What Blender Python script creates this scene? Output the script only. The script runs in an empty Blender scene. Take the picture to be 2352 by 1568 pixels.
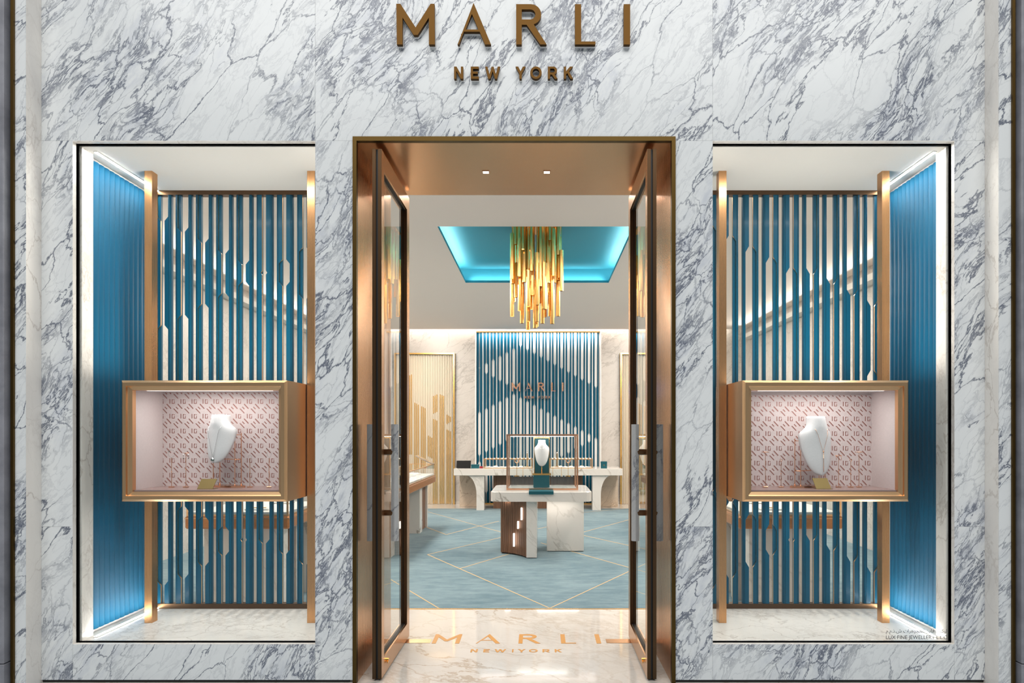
import bpy, bmesh, math, random
from mathutils import Vector, Matrix
PI = math.pi
S = bpy.context.scene
C = S.collection
# ------------------------------------------------------------------ camera, world, lights, exposure
F, VX, VY, EYE, CAMD = 1536.0, 1241.0, 992.0, 1.5, 4.0      # focal length in pixels, vanishing point, eye height, distance to the facade
cam_d = bpy.data.cameras.new('camera'); cam = bpy.data.objects.new('camera', cam_d); C.objects.link(cam)
cam.location = (0, -CAMD, EYE); cam.rotation_euler = (PI/2, 0, 0)
cam_d.sensor_width = 36; cam_d.lens = F/2352*36
cam_d.shift_x = -(VX-1176)/2352; cam_d.shift_y = (VY-784)/2352
cam_d.clip_start = .05
S.camera = cam
def px(x, d): return (x-VX)*d/F
def pz(y, d): return EYE-(y-VY)*d/F
S.view_settings.view_transform = 'Standard'; S.view_settings.look = 'None'
S.view_settings.gamma = 1; S.view_settings.use_curve_mapping = False
S.view_settings.exposure = 0.0
S.cycles.use_denoising = True
S.cycles.max_bounces = 8; S.cycles.transparent_max_bounces = 20
S.cycles.use_adaptive_sampling = True; S.cycles.adaptive_threshold = .02
S.cycles.diffuse_bounces = 4; S.cycles.glossy_bounces = 4
S.cycles.caustics_reflective = False; S.cycles.caustics_refractive = False
S.cycles.sample_clamp_indirect = 4
w = bpy.data.worlds.new('world'); S.world = w; w.use_nodes = True
w.node_tree.nodes['Background'].inputs[0].default_value = (.86, .93, 1, 1)
w.node_tree.nodes['Background'].inputs[1].default_value = .25
def area(name, loc, rot, sx, sy, power, col=(1, 1, 1), spread=180):
    l = bpy.data.lights.new(name, 'AREA'); l.shape = 'RECTANGLE'; l.size = sx; l.size_y = sy
    l.energy = power; l.color = col; l.spread = math.radians(spread)
    o = bpy.data.objects.new(name, l); C.objects.link(o); o.location = loc; o.rotation_euler = rot
    return o
WARM = (1, .925, .84); NEU = (1, .97, .93)
area('mall_ceiling_light', (-.2, -7.5, 10.0), (math.radians(43), 0, 0), 14, 5, 1090, (1, .99, .975))
area('shop_ceiling_light_left', (-2.3, 5.6, 3.6), (0, 0, 0), .5, 7.0, 235, WARM)
area('shop_ceiling_light_right', (2.2, 5.6, 3.6), (0, 0, 0), .5, 7.0, 235, WARM)
area('shop_entrance_light', (-.1, 1.75, 3.6), (0, 0, 0), 2.4, .35, 32, WARM)

# ------------------------------------------------------------------ materials
def srgb(r, g, b):
    f = lambda c: (c/255/12.92) if c/255 <= .04045 else ((c/255+.055)/1.055)**2.4
    return (f(r), f(g), f(b), 1)
class G:
    def __init__(s, name):
        s.m = bpy.data.materials.new(name); s.m.use_nodes = True; s.nt = s.m.node_tree
        s.b = s.nt.nodes['Principled BSDF']; s.out = s.nt.nodes['Material Output']
    def put(s, node, k, v):
        i = node.inputs[k]
        if isinstance(v, bpy.types.NodeSocket): s.nt.links.new(v, i)
        elif isinstance(v, bpy.types.Node): s.nt.links.new(v.outputs[0], i)
        else: i.default_value = v
    def n(s, typ, ins=None, **props):
        nd = s.nt.nodes.new('ShaderNode'+typ)
        for k, v in props.items(): setattr(nd, k, v)
        for k, v in (ins or {}).items(): s.put(nd, k, v)
        return nd
    def math(s, op, a, b=0.0, clamp=False): return s.n('Math', {0: a, 1: b}, operation=op, use_clamp=clamp).outputs[0]
    def vm(s, op, a, b=(0, 0, 0)): return s.n('VectorMath', {0: a, 1: b}, operation=op).outputs[0]
    def mix(s, f, a, b): return s.n('Mix', {0: f, 6: a, 7: b}, data_type='RGBA').outputs[2]
    def ss(s, v, a, b, lo=0.0, hi=1.0): return s.n('MapRange', {0: v, 1: a, 2: b, 3: lo, 4: hi}, interpolation_type='SMOOTHSTEP').outputs[0]
    def noise(s, v, sc, det=3.0, rough=.55): return s.n('TexNoise', {'Vector': v, 'Scale': sc, 'Detail': det, 'Roughness': rough})
    def p(s, **kw):
        for k, v in kw.items(): s.put(s.b, k.replace('_', ' '), v)
        return s
def pos(g): return g.n('NewGeometry').outputs['Position']
MT = {}
def simple(name, col, rough=.5, metal=0.0, spec=.5, coat=0.0):
    g = G(name); g.p(Base_Color=col, Roughness=rough, Metallic=metal, Specular_IOR_Level=spec, Coat_Weight=coat); MT[name] = g.m; return g
def emit(name, col, st):
    g = G(name); g.p(Base_Color=(0, 0, 0, 1), Emission_Color=col, Emission_Strength=st); MT[name] = g.m
def marble(name, base, cloud, vein, axis, ang, stretch, S_, w1, w2, w3, rough, m1=(.40, .58), m2=(.47, .63), seed=0., tint=None, clouds=.55):
    g = G(name); P = pos(g)
    r = g.n('ObjectInfo').outputs['Random']
    off = g.n('CombineXYZ', {0: g.math('MULTIPLY', r, 37.), 1: g.math('MULTIPLY', r, 13.), 2: g.math('MULTIPLY_ADD', r, 23.)})
    P = g.vm('ADD', P, off.outputs[0]); P = g.vm('ADD', P, (seed, seed*.7, seed*1.3))
    warp0 = g.noise(P, .9, 2.)
    P = g.vm('ADD', P, g.vm('MULTIPLY', g.vm('SUBTRACT', warp0.outputs[1], (.5, .5, .5)), (.35, .35, .35)))
    q = g.n('VectorRotate', {'Vector': P, 'Angle': math.radians(ang)}, rotation_type=axis+'_AXIS').outputs[0]
    q = g.vm('MULTIPLY', q, (stretch, 1, 1) if axis == 'Y' else (stretch, 1, 1))
    n1 = g.noise(q, 2.2*S_, 4.); n2 = g.noise(q, 9.*S_, 5., .7)
    q2 = g.vm('ADD', q, g.vm('MULTIPLY', g.vm('SUBTRACT', n1.outputs[1], (.5, .5, .5)), (.34/S_,)*3))
    q2 = g.vm('ADD', q2, g.vm('MULTIPLY', g.vm('SUBTRACT', n2.outputs[1], (.5, .5, .5)), (.11/S_,)*3))
    def ridge(v, sc, wd, det=7., rg=.6): return g.ss(g.math('ABSOLUTE', g.math('SUBTRACT', g.noise(v, sc*S_, det, rg).outputs[0], .5)), 0., wd, 1., 0.)
    def ln(sc, wd): return g.ss(g.n('TexVoronoi', {'Vector': q2, 'Scale': sc*S_}, feature='DISTANCE_TO_EDGE').outputs['Distance'], 0., wd, 1., 0.)
    k1 = g.ss(g.noise(q, 1.3*S_, 3.).outputs[0], *m1)
    k2 = g.ss(g.noise(g.vm('ADD', q, (7, 3, 5)), .9*S_, 4.).outputs[0], *m2)
    k3 = g.ss(g.noise(g.vm('ADD', q, (17, 13, 3)), 4.*S_, 3.).outputs[0], .40, .62)
    qq = g.vm('MULTIPLY', q2, (.6, 1, 1))
    a = g.math('MULTIPLY', g.math('MAXIMUM', ln(2.0, .020), ridge(qq, .9, .010)), g.math('ADD', g.math('MULTIPLY', k1, w1*.7), w1*.3))
    b = g.math('MULTIPLY', g.math('MAXIMUM', ln(5.0, .034), ridge(qq, 2.4, .020)), g.math('MULTIPLY', g.math('ADD', g.math('MULTIPLY', k2, .82), .18), w2))
    c = g.math('MULTIPLY', g.math('MULTIPLY', ridge(qq, 8., .05, 5.), k3), g.math('MULTIPLY', g.math('ADD', g.math('MULTIPLY', k2, .92), .08), w3))
    d = g.math('MAXIMUM', g.math('MAXIMUM', a, b), c)
    cl = g.math('MULTIPLY', g.math('MULTIPLY', k2, g.ss(n2.outputs[0], .35, .7)), clouds)
    col = g.mix(cl, base, cloud)
    if tint: col = g.mix(g.ss(g.noise(P, .7, 2.).outputs[0], .48, .66), col, tint)
    col = g.mix(g.math('MINIMUM', d, 1.), col, vein)
    g.p(Base_Color=col, Roughness=rough, Specular_IOR_Level=.45); MT[name] = g.m
marble('marble_facade', srgb(224, 226, 225), srgb(170, 176, 190), srgb(72, 80, 100), 'Y', 56, .33, 2.25, .90, .90, .80, .2, m1=(.37, .55), m2=(.45, .60), clouds=.5)
marble('marble_reveal', srgb(234, 229, 222), srgb(205, 200, 195), srgb(160, 145, 132), 'Y', 60, .4, 1.6, .45, .35, .2, .25)
marble('marble_bar', srgb(172, 171, 169), srgb(150, 150, 150), srgb(70, 76, 90), 'Y', 60, .4, 2.2, .7, .4, .2, .3)  # greyer than the facade marble: the bar's shade is put into the colour
marble('marble_wall', srgb(211, 204, 197), srgb(186, 178, 171), srgb(140, 132, 124), 'Y', 35, .45, 1.5, .45, .5, .45, .3)
marble('marble_warm', srgb(214, 196, 176), srgb(188, 160, 128), srgb(120, 92, 66), 'Y', 55, .45, 2.2, .6, .6, .4, .25)
marble('marble_table', srgb(229, 223, 216), srgb(208, 202, 194), srgb(150, 138, 122), 'Y', -55, .34, .8, .75, .12, .04, .12, m1=(.48, .62), m2=(.56, .74), clouds=.12)
marble('marble_floor', srgb(220, 213, 205), srgb(205, 195, 184), srgb(168, 140, 108), 'Z', 35, .6, .9, .6, .3, .25, .07)
marble('marble_mall', srgb(200, 205, 208), srgb(170, 178, 186), srgb(110, 120, 130), 'Z', 50, .5, 1., .4, .3, .2, .12)
def brushed(name, col, rough, axis=2, sc=400., amt=.06, aniso=0.):
    g = G(name); P = pos(g)
    v = [900., 900., 900.]; v[axis] = 1.
    nz = g.noise(g.vm('MULTIPLY', P, tuple(v)), 1., 2.)
    big = g.noise(P, 1.7, 2.)
    r = g.math('ADD', g.math('MULTIPLY', nz.outputs[0], .03), rough-.015)
    c2 = tuple(x*.86 for x in col[:3])+(1,)
    g.p(Base_Color=col, Metallic=1., Roughness=r); MT[name] = g.m
brushed('copper', srgb(206, 160, 118), .26, 0)
brushed('copper_vertical', srgb(206, 160, 118), .27, 2)
brushed('bronze', srgb(92, 70, 50), .35, 2)
brushed('bronze_sign', srgb(92, 66, 34), .5, 0)
brushed('brass', srgb(232, 186, 138), .3, 0)
brushed('brass_post', srgb(218, 164, 114), .27, 2)
brushed('trim_gold', srgb(92, 72, 38), .38, 2)
brushed('gold', srgb(250, 200, 120), .22, 2)
brushed('chandelier_gold', srgb(246, 200, 124), .24, 2)
brushed('rose_gold', srgb(240, 186, 150), .2, 2)
simple('inlay_gold', srgb(204, 146, 74), .45, 0, .3)
simple('gold_thread', srgb(208, 178, 132), .8)
simple('silver', srgb(225, 225, 228), .15, 1.)
simple('gasket', srgb(10, 10, 11), .5)
simple('white_paint', srgb(226, 222, 216), .6)
simple('ceiling_paint', srgb(246, 235, 227), .7)
simple('white_display', srgb(246, 243, 240), .5)
simple('cream_rib', srgb(222, 208, 186), .45)
simple('teal_leather', srgb(0, 84, 96), .5)
simple('black_plastic', srgb(14, 12, 12), .6, 0, .2)
simple('red_box', srgb(150, 30, 40), .5)
simple('emerald', srgb(10, 60, 45), .1, 0, .8)
simple('plaque_bronze', srgb(132, 112, 68), .45, .7)
simple('coffer_teal', srgb(56, 150, 170), .6)
simple('print_rose', srgb(172, 124, 116), .5, .2)
simple('ink_black', srgb(18, 18, 26), .5)
simple('mauve_base', srgb(168, 140, 134), .22)
def lacquer(name, col, rough, coat=.3):
    g = G(name); P = pos(g)
    nz = g.noise(g.vm('MULTIPLY', P, (900, 900, 900)), 1., 1.)
    g.p(Base_Color=g.mix(g.math('MULTIPLY', nz.outputs[0], .3), col, tuple(x*.8 for x in col[:3])+(1,)), Roughness=rough, Coat_Weight=coat, Coat_Roughness=.12, Specular_IOR_Level=.18); MT[name] = g.m
lacquer('slat_blue', srgb(0, 78, 104), .4, .06)
lacquer('flute_blue', srgb(0, 84, 116), .65, 0.)
def fabric(name, col, sc):
    g = G(name); P = pos(g)
    a = g.noise(g.vm('MULTIPLY', P, (60, 60, sc)), 1., 2.); b = g.noise(g.vm('MULTIPLY', P, (sc, sc, 60)), 1., 2.)
    h = g.math('ADD', a.outputs[0], b.outputs[0])
    g.p(Base_Color=g.mix(g.ss(h, .7, 1.3), col, tuple(x*.88 for x in col[:3])+(1,)), Roughness=.85, Sheen_Weight=.2,
        Normal=g.n('Bump', {'Strength': .15, 'Distance': .001, 'Height': h}).outputs[0]); MT[name] = g.m
fabric('pink_fabric', srgb(226, 212, 210), 900)
fabric('bust_velvet', srgb(224, 222, 222), 1600)
def carpet():
    g = G('carpet_blue'); P = pos(g)
    q = g.vm('MULTIPLY', P, (3.5, 11, 1)); nz = g.noise(q, 1., 8., .75); big = g.noise(P, 1.1, 4.); fine = g.noise(P, 160., 2.)
    v = g.math('ADD', g.math('MULTIPLY', nz.outputs[0], .55), g.math('MULTIPLY', big.outputs[0], .45))
    col = g.mix(g.ss(v, .34, .66), srgb(72, 106, 120), srgb(134, 158, 166))
    col = g.mix(g.math('MULTIPLY', fine.outputs[0], .35), col, srgb(92, 124, 136))
    g.p(Base_Color=col, Roughness=.95, Sheen_Weight=.3, Specular_IOR_Level=.1,
        Normal=g.n('Bump', {'Strength': .4, 'Distance': .004, 'Height': fine.outputs[0]}).outputs[0]); MT['carpet_blue'] = g.m
carpet()
def wood():
    g = G('walnut'); P = pos(g)
    nz = g.noise(g.vm('MULTIPLY', P, (30, 30, 2.)), 1., 4.)
    g.p(Base_Color=g.mix(nz.outputs[0], srgb(150, 110, 84), srgb(92, 62, 44)), Roughness=.45); MT['walnut'] = g.m
    g = G('amber_wood'); P = pos(g)
    nz = g.noise(g.vm('MULTIPLY', P, (20, 3, 20)), 1., 4.)
    g.p(Base_Color=g.mix(nz.outputs[0], srgb(206, 142, 84), srgb(172, 108, 60)), Roughness=.3, Metallic=.35); MT['amber_wood'] = g.m
    g = G('dark_stone'); P = pos(g)
    nz = g.noise(P, 6., 6.); f = g.noise(P, 240., 2.)
    c = g.mix(g.ss(nz.outputs[0], .3, .7), srgb(118, 118, 124), srgb(150, 150, 156))
    g.p(Base_Color=g.mix(g.math('MULTIPLY', f.outputs[0], .4), c, srgb(100, 100, 108)), Roughness=.5); MT['dark_stone'] = g.m
wood()
def glass(name, tint, ior, rough=0.):
    g = G(name)
    t = g.n('BsdfTransparent', {0: tint}); gl = g.n('BsdfGlossy', {0: (1, 1, 1, 1), 'Roughness': rough}); f = g.n('Fresnel', {0: ior}); front = g.math('SUBTRACT', 1., g.n('NewGeometry').outputs['Backfacing'])
    mx = g.n('MixShader', {0: g.math('MULTIPLY', f.outputs[0], front), 1: t.outputs[0], 2: gl.outputs[0]})
    g.nt.links.new(mx.outputs[0], g.out.inputs[0]); MT[name] = g.m
glass('glass', (.975, .985, .98, 1), 1.45)
glass('acrylic', (.93, .95, .95, 1), 1.6)
emit('led', (1, .985, .97, 1), 62.)
emit('led_cheek', (1, .97, .93, 1), 5.)
emit('led_warm', (1, .92, .80, 1), 9.)
emit('led_soft', (1, .95, .88, 1), 3.)
emit('bulb', (1, .95, .85, 1), 6.)

# ------------------------------------------------------------------ mesh helpers
WL = {}
def setm(o, mats):
    for m in (mats if isinstance(mats, (list, tuple)) else [mats]): o.data.materials.append(MT[m])
def add(name, V, Fc, mat, parent=None, smooth=False, idx=None, label=None, cat=None, group=None, kind=None, uvw=None):
    """one mesh object from world (or parent-local) vertices; its origin sits at the middle of its base"""
    V = [Vector(v) for v in V]
    lo = Vector([min(v[i] for v in V) for i in range(3)]); hi = Vector([max(v[i] for v in V) for i in range(3)])
    o0 = Vector(((lo.x+hi.x)/2, (lo.y+hi.y)/2, lo.z))
    me = bpy.data.meshes.new(name); me.from_pydata([v-o0 for v in V], [], Fc)
    bm = bmesh.new(); bm.from_mesh(me); bmesh.ops.recalc_face_normals(bm, faces=bm.faces); bm.to_mesh(me); bm.free()
    o = bpy.data.objects.new(name, me); C.objects.link(o); setm(o, mat)
    if idx: 
        for i, p in enumerate(me.polygons): p.material_index = idx[i]
    if smooth:
        for p in me.polygons: p.use_smooth = True
    if parent: o.parent = parent; o.location = o0-WL[parent.name]
    else: o.location = o0
    WL[o.name] = o0
    tag(o, label, cat, group, kind)
    return o
def tag(o, label=None, cat=None, group=None, kind=None):
    if label: o['label'] = label
    if cat: o['category'] = cat
    if group: o['group'] = group
    if kind: o['kind'] = kind
    return o
def thing(name, loc, label, cat=None, group=None, kind=None, rotz=0, local=False):
    o = bpy.data.objects.new(name, None); C.objects.link(o); o.location = loc; o.rotation_euler = (0, 0, rotz)
    o.empty_display_size = .05
    WL[o.name] = Vector((0, 0, 0)) if local else Vector(loc)
    return tag(o, label, cat, group, kind)
def boxvf(x0, x1, y0, y1, z0, z1, c=0.):
    if c <= 0:
        V = [(x, y, z) for z in (z0, z1) for y in (y0, y1) for x in (x0, x1)]
        return V, [(0, 1, 3, 2), (4, 5, 7, 6), (0, 1, 5, 4), (2, 3, 7, 6), (0, 2, 6, 4), (1, 3, 7, 5)]
    bm = bmesh.new(); bmesh.ops.create_cube(bm, size=1.)
    for v in bm.verts: v.co = Vector(((x0+x1)/2+v.co.x*(x1-x0), (y0+y1)/2+v.co.y*(y1-y0), (z0+z1)/2+v.co.z*(z1-z0)))
    bmesh.ops.bevel(bm, geom=bm.edges[:], offset=c, segments=1, affect='EDGES')
    bm.verts.index_update()
    V = [tuple(v.co) for v in bm.verts]; Fc = [tuple(v.index for v in f.verts) for f in bm.faces]; bm.free()
    return V, Fc
def box(name, x0, x1, y0, y1, z0, z1, mat, parent=None, c=0., **k):
    V, Fc = boxvf(x0, x1, y0, y1, z0, z1, c); return add(name, V, Fc, mat, parent, **k)
def boxes(name, L, mat, parent=None, **k):
    V, Fc = merge([boxvf(*b) for b in L]); return add(name, V, Fc, mat, parent, **k)
def merge(L):
    V, Fc = [], []
    for v, f in L:
        n = len(V); V += list(v); Fc += [tuple(i+n for i in q) for q in f]
    return V, Fc
def prismvf(P, axis, a, b):
    """polygon P of 2-tuples swept along axis from a to b"""
    f = {'x': lambda p, t: (t, p[0], p[1]), 'y': lambda p, t: (p[0], t, p[1]), 'z': lambda p, t: (p[0], p[1], t)}[axis]
    n = len(P); V = [f(p, a) for p in P]+[f(p, b) for p in P]
    return V, [tuple(range(n)), tuple(range(n, 2*n))]+[(i, (i+1) % n, n+(i+1) % n, n+i) for i in range(n)]
def prism(name, P, axis, a, b, mat, parent=None, **k):
    V, Fc = prismvf(P, axis, a, b); return add(name, V, Fc, mat, parent, **k)
def cylvf(p0, p1, r0, r1=None, n=10, cap=True, ph=0.):
    p0, p1 = Vector(p0), Vector(p1); r1 = r0 if r1 is None else r1
    d = (p1-p0).normalized(); u = d.orthogonal().normalized() if abs(d.z) < .99 else Vector((1, 0, 0)); v = d.cross(u)
    V = [p+r*(math.cos(ph+2*PI*i/n)*u+math.sin(ph+2*PI*i/n)*v) for p, r in ((p0, r0), (p1, r1)) for i in range(n)]
    Fc = [(i, (i+1) % n, n+(i+1) % n, n+i) for i in range(n)]
    if cap: Fc += [tuple(range(n)), tuple(range(n, 2*n))]
    return V, Fc
def cyl(name, p0, p1, r, mat, parent=None, n=10, r1=None, **k):
    V, Fc = cylvf(p0, p1, r, r1, n); return add(name, V, Fc, mat, parent, **k)
def ballvf(c, r, n=8, sz=1.):
    V = [(c[0], c[1], c[2]-r*sz)]; m = n//2
    for j in range(1, m):
        t = PI*j/m
        V += [(c[0]+r*math.sin(t)*math.cos(2*PI*i/n), c[1]+r*math.sin(t)*math.sin(2*PI*i/n), c[2]-r*sz*math.cos(t)) for i in range(n)]
    V.append((c[0], c[1], c[2]+r*sz)); e = len(V)-1
    Fc = [(0, 1+(i+1) % n, 1+i) for i in range(n)]
    for j in range(m-2): Fc += [(1+j*n+i, 1+j*n+(i+1) % n, 1+(j+1)*n+(i+1) % n, 1+(j+1)*n+i) for i in range(n)]
    Fc += [(e, 1+(m-2)*n+i, 1+(m-2)*n+(i+1) % n) for i in range(n)]
    return V, Fc
def ball(name, c, r, mat, parent=None, **k):
    V, Fc = ballvf(c, r); return add(name, V, Fc, mat, parent, smooth=True, **k)
def tubevf(path, r, n=6, closed=False):
    path = [Vector(p) for p in path]; m = len(path); V, Fc = [], []
    for i, p in enumerate(path):
        a = path[(i-1) % m] if (i or closed) else p; b = path[(i+1) % m] if (i < m-1 or closed) else p
        d = (b-a).normalized(); u = d.cross(Vector((.31, .95, .05))).normalized(); v = d.cross(u)
        V += [p+r*(math.cos(2*PI*k/n)*u+math.sin(2*PI*k/n)*v) for k in range(n)]
    for i in range(m if closed else m-1):
        j = (i+1) % m; Fc += [(i*n+k, i*n+(k+1) % n, j*n+(k+1) % n, j*n+k) for k in range(n)]
    if not closed: Fc += [tuple(range(n)), tuple(range((m-1)*n, m*n))]
    return V, Fc
def tube(name, path, r, mat, parent=None, n=6, closed=False, **k):
    V, Fc = tubevf(path, r, n, closed); return add(name, V, Fc, mat, parent, smooth=True, **k)
def loops_mesh(name, loops, depth, place, mat, parent=None, bevel=0., **k):
    """filled 2-D outlines (holes allowed) given a thickness, each vertex (u, v, w) put in the world by place()"""
    cu = bpy.data.curves.new(name, 'CURVE'); cu.dimensions = '2D'; cu.fill_mode = 'BOTH' if depth else 'FRONT'; cu.extrude = depth/2; cu.bevel_depth = bevel
    for L in loops:
        sp = cu.splines.new('POLY'); sp.points.add(len(L)-1); sp.use_cyclic_u = True
        for i, p in enumerate(L): sp.points[i].co = (p[0], p[1], 0, 1)
    t = bpy.data.objects.new('tmp', cu); C.objects.link(t)
    me = bpy.data.meshes.new_from_object(t.evaluated_get(bpy.context.evaluated_depsgraph_get()))
    V = [place(*v.co) for v in me.vertices]; Fc = [tuple(p.vertices) for p in me.polygons]
    bpy.data.objects.remove(t); bpy.data.curves.remove(cu); bpy.data.meshes.remove(me)
    return add(name, V, Fc, mat, parent, **k)

# ------------------------------------------------------------------ the facade
FX = lambda x: px(x, 4.0); FZ = lambda y: pz(y, 4.0)
WLX0, WLX1, WRX0, WRX1 = FX(167), FX(724), FX(1637), FX(2192)
WZ0, WZ1 = FZ(1479), FZ(325)
PX0, PX1, PZ1 = FX(811), FX(1551), FZ(315)
FX0, FX1, FTOP, FBOT = FX(95), FX(2262), 4.75, .018
wf = thing('wall_front', (-.15, .015, 0), 'white marble shopfront with grey-blue diagonal veins around the portal and windows', kind='structure')
gp = .0005
def slab(x0, x1, z0, z1): box('marble_slab', x0+gp, x1-gp, 0, .03, z0+gp, z1-gp, 'marble_facade', wf)
ZS, ZM = FZ(323), FZ(1209)
slab(FX0, WLX1, ZS, FTOP); slab(WRX0, FX1, ZS, FTOP)
prism('marble_slab', [(WLX1+gp, ZS+gp), (PX0, ZS+gp), (PX0, PZ1), (PX1, PZ1), (PX1, ZS+gp), (WRX0-gp, ZS+gp), (WRX0-gp, FTOP), (WLX1+gp, FTOP)], 'y', 0, .03, 'marble_facade', wf)
slab(WLX1, PX0, FBOT, ZS); slab(PX1, WRX0, ZM, ZS); slab(PX1, WRX0, FBOT, ZM)
slab(FX0, WLX0, ZM, ZS); slab(FX0, WLX0, FBOT, ZM); slab(WLX0, WLX1, FBOT, WZ0)
slab(WRX1, FX1, ZM, ZS); slab(WRX1, FX1, FBOT, ZM); slab(WRX0, WRX1, FBOT, WZ0)
box('shadow_gap', FX0, WLX1+.2, .012, .05, 0, FBOT, 'gasket', wf); box('shadow_gap', PX1, FX1, .012, .05, 0, FBOT, 'gasket', wf)
# the cores behind the slabs
boxes('wall_core', [(-3.05, WLX0, .03, .06, 0, FTOP), (WLX0, WLX1, .03, .06, 0, WZ0), (WLX0, WLX1, .03, .06, WZ1, FTOP), (WLX1, PX0, .03, .905, 0, WZ1), (WLX1, WRX0, .03, .905, PZ1+.02, FTOP),
    (PX1, WRX0, .03, .905, 0, WZ1), (WRX0, WRX1, .03, .06, 0, WZ0), (WRX0, WRX1, .03, .06, WZ1, FTOP), (WRX1, 2.75, .03, .06, 0, FTOP)], 'white_paint', wf)
# the frame that stands forward of the shopfront: return, front strip, metal line and the neighbour's stone
for s, xi, xo in ((-1, FX0, px(35, 3.88)), (1, FX1, px(2322, 3.88))):
    side = 'left' if s < 0 else 'right'
    p = thing('wall_side_'+side, ((xi+xo)/2, -.06, 0), 'pale marble pier with a plain return at the %s end of the shopfront' % side, kind='structure')
    a, b = sorted((xi, xi+s*.004)); box('return_slab', a, b, -.118, .03, 0, FTOP, 'marble_reveal', p)
    a, b = sorted((xi+s*.001, xo)); box('marble_slab', a, b, -.121, -.118, 0, FTOP, 'marble_facade', p); a, b = sorted((xi+s*.004, xo)); box('pier_core', a, b, -.118, .03, 0, FTOP, 'white_paint', p)
    a, b = sorted((xo, xo+s*.016)); box('metal_line', a, b, -.135, .03, 0, FTOP, 'trim_gold', p)
    a, b = sorted((xo+s*.016, xo+s*.028)); box('shadow_joint', a, b, -.10, .03, 0, FTOP, 'gasket', p)
    p2 = thing('wall_neighbour_'+side, (xo+s*.5, -.1, 0), 'dark grey stone cladding of the neighbouring unit at the far %s edge' % side, kind='structure')
    for z0, z1 in ((0, .17), (.17, FTOP)):
        a, b = sorted((xo+s*.028, xo+s*.9)); box('stone_slab', a, b, -.17, .03, z0+.002, z1-.002, 'dark_stone', p2, c=.004)

# floors
box('floor_mall', -7, 7, -9, .0, -.05, 0, 'marble_mall', label='polished pale marble floor of the mall in front of the shop', kind='structure')
box('floor_entrance', -5, 5, .0, 1.675, -.05, 0, 'marble_floor', label='polished cream marble floor inside the bronze portal', kind='structure')
cp = thing('floor_carpet', (0, 5.4, 0), 'blue-grey streaked carpet with thin gold diagonal lines', kind='structure')
box('carpet', -4.4, 4.2, 1.675, 9.1, -.05, .004, 'carpet_blue', cp)
box('edge_strip', -4.4, 4.2, 1.665, 1.675, -.04, .0045, 'gold', cp)
box('floor_back', -4.4, 4.2, 9.1, 10.0, -.05, .002, 'marble_floor', label='strip of cream marble floor along the back wall', kind='structure')
def fl(x, y): d = EYE*F/(y-VY); return Vector((px(x, d), d-CAMD))
for a, b, e0, e1 in (((982, 1274), (1263, 1399), 0, 0), ((1263, 1399), (1435, 1318), 0, 2.2), ((982, 1274), (1149, 1235), 0, 1.6), ((1057, 1306), (1168, 1273), 0, .5), ((945, 1361), (1007, 1399), 1.2, 0),
        ((1328, 1271), (1435, 1301), .9, 1.2), ((981, 1171), (1147, 1220), .5, .8), ((977, 1210), (1025, 1228), 1., 0), ((1025, 1228), (1060, 1219), 0, 1.2), ((1341, 1222), (1433, 1197), .8, .8), ((1345, 1231), (1435, 1251), .5, .8), ((1340, 1176), (1433, 1165), .5, 0)):
    A, B = fl(*a), fl(*b); d = (B-A).normalized(); A = A-d*e0; B = B+d*e1; nrm = Vector((-d.y, d.x))*.0075
    pts = [A+nrm, B+nrm, B-nrm, A-nrm]
    if all(1.67 < p.y < 9.1 for p in pts) or True:
        pts = [Vector((p.x, min(max(p.y, 1.68), 9.08))) for p in pts]
        prism('gold_line', [tuple(p) for p in pts], 'z', .0035, .0055, 'gold_thread', cp)

# ------------------------------------------------------------------ lettering
def arc(cx, cy, rx, ry, a0, a1, n=10): return [(cx+rx*math.cos(math.radians(a0+(a1-a0)*i/n)), cy+ry*math.sin(math.radians(a0+(a1-a0)*i/n))) for i in range(n+1)]
def zl(L, sx, sy, h): return [((x-sx)/h, (sy-y)/h) for x, y in L]
BIG = {  # outlines taken from the large sign; x offset, loops in letter heights
 'M': [zl([(195, 65), (230, 65), (357, 262), (482, 65), (515, 65), (518, 405), (468, 405), (468, 180), (375, 325), (340, 325), (248, 180), (248, 405), (200, 405)], 195, 405, 340)],
 'A': [zl([(842, 57), (988, 405), (937, 405), (893, 298), (762, 298), (722, 405), (708, 405)], 195, 405, 340), zl([(828, 150), (882, 280), (776, 280)], 195, 405, 340)],
 'R': [zl([(1198, 68)]+[(x, y) for x, y in arc(1320, 154, 88, 86, -90, 62)]+[(1345, 236), (1453, 405), (1400, 405), (1285, 240), (1245, 240), (1245, 405), (1198, 405)], 195, 405, 340),
       zl([(1245, 112)]+arc(1315, 154, 44, 42, -90, 90)+[(1245, 196)], 195, 405, 340)],
 'L': [zl([(1690, 68), (1742, 68), (1742, 380), (1862, 380), (1862, 405), (1690, 405)], 195, 405, 340)],
 'I': [zl([(2098, 68), (2152, 68), (2152, 405), (2098, 405)], 195, 405, 340)]}
t = .19
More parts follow.
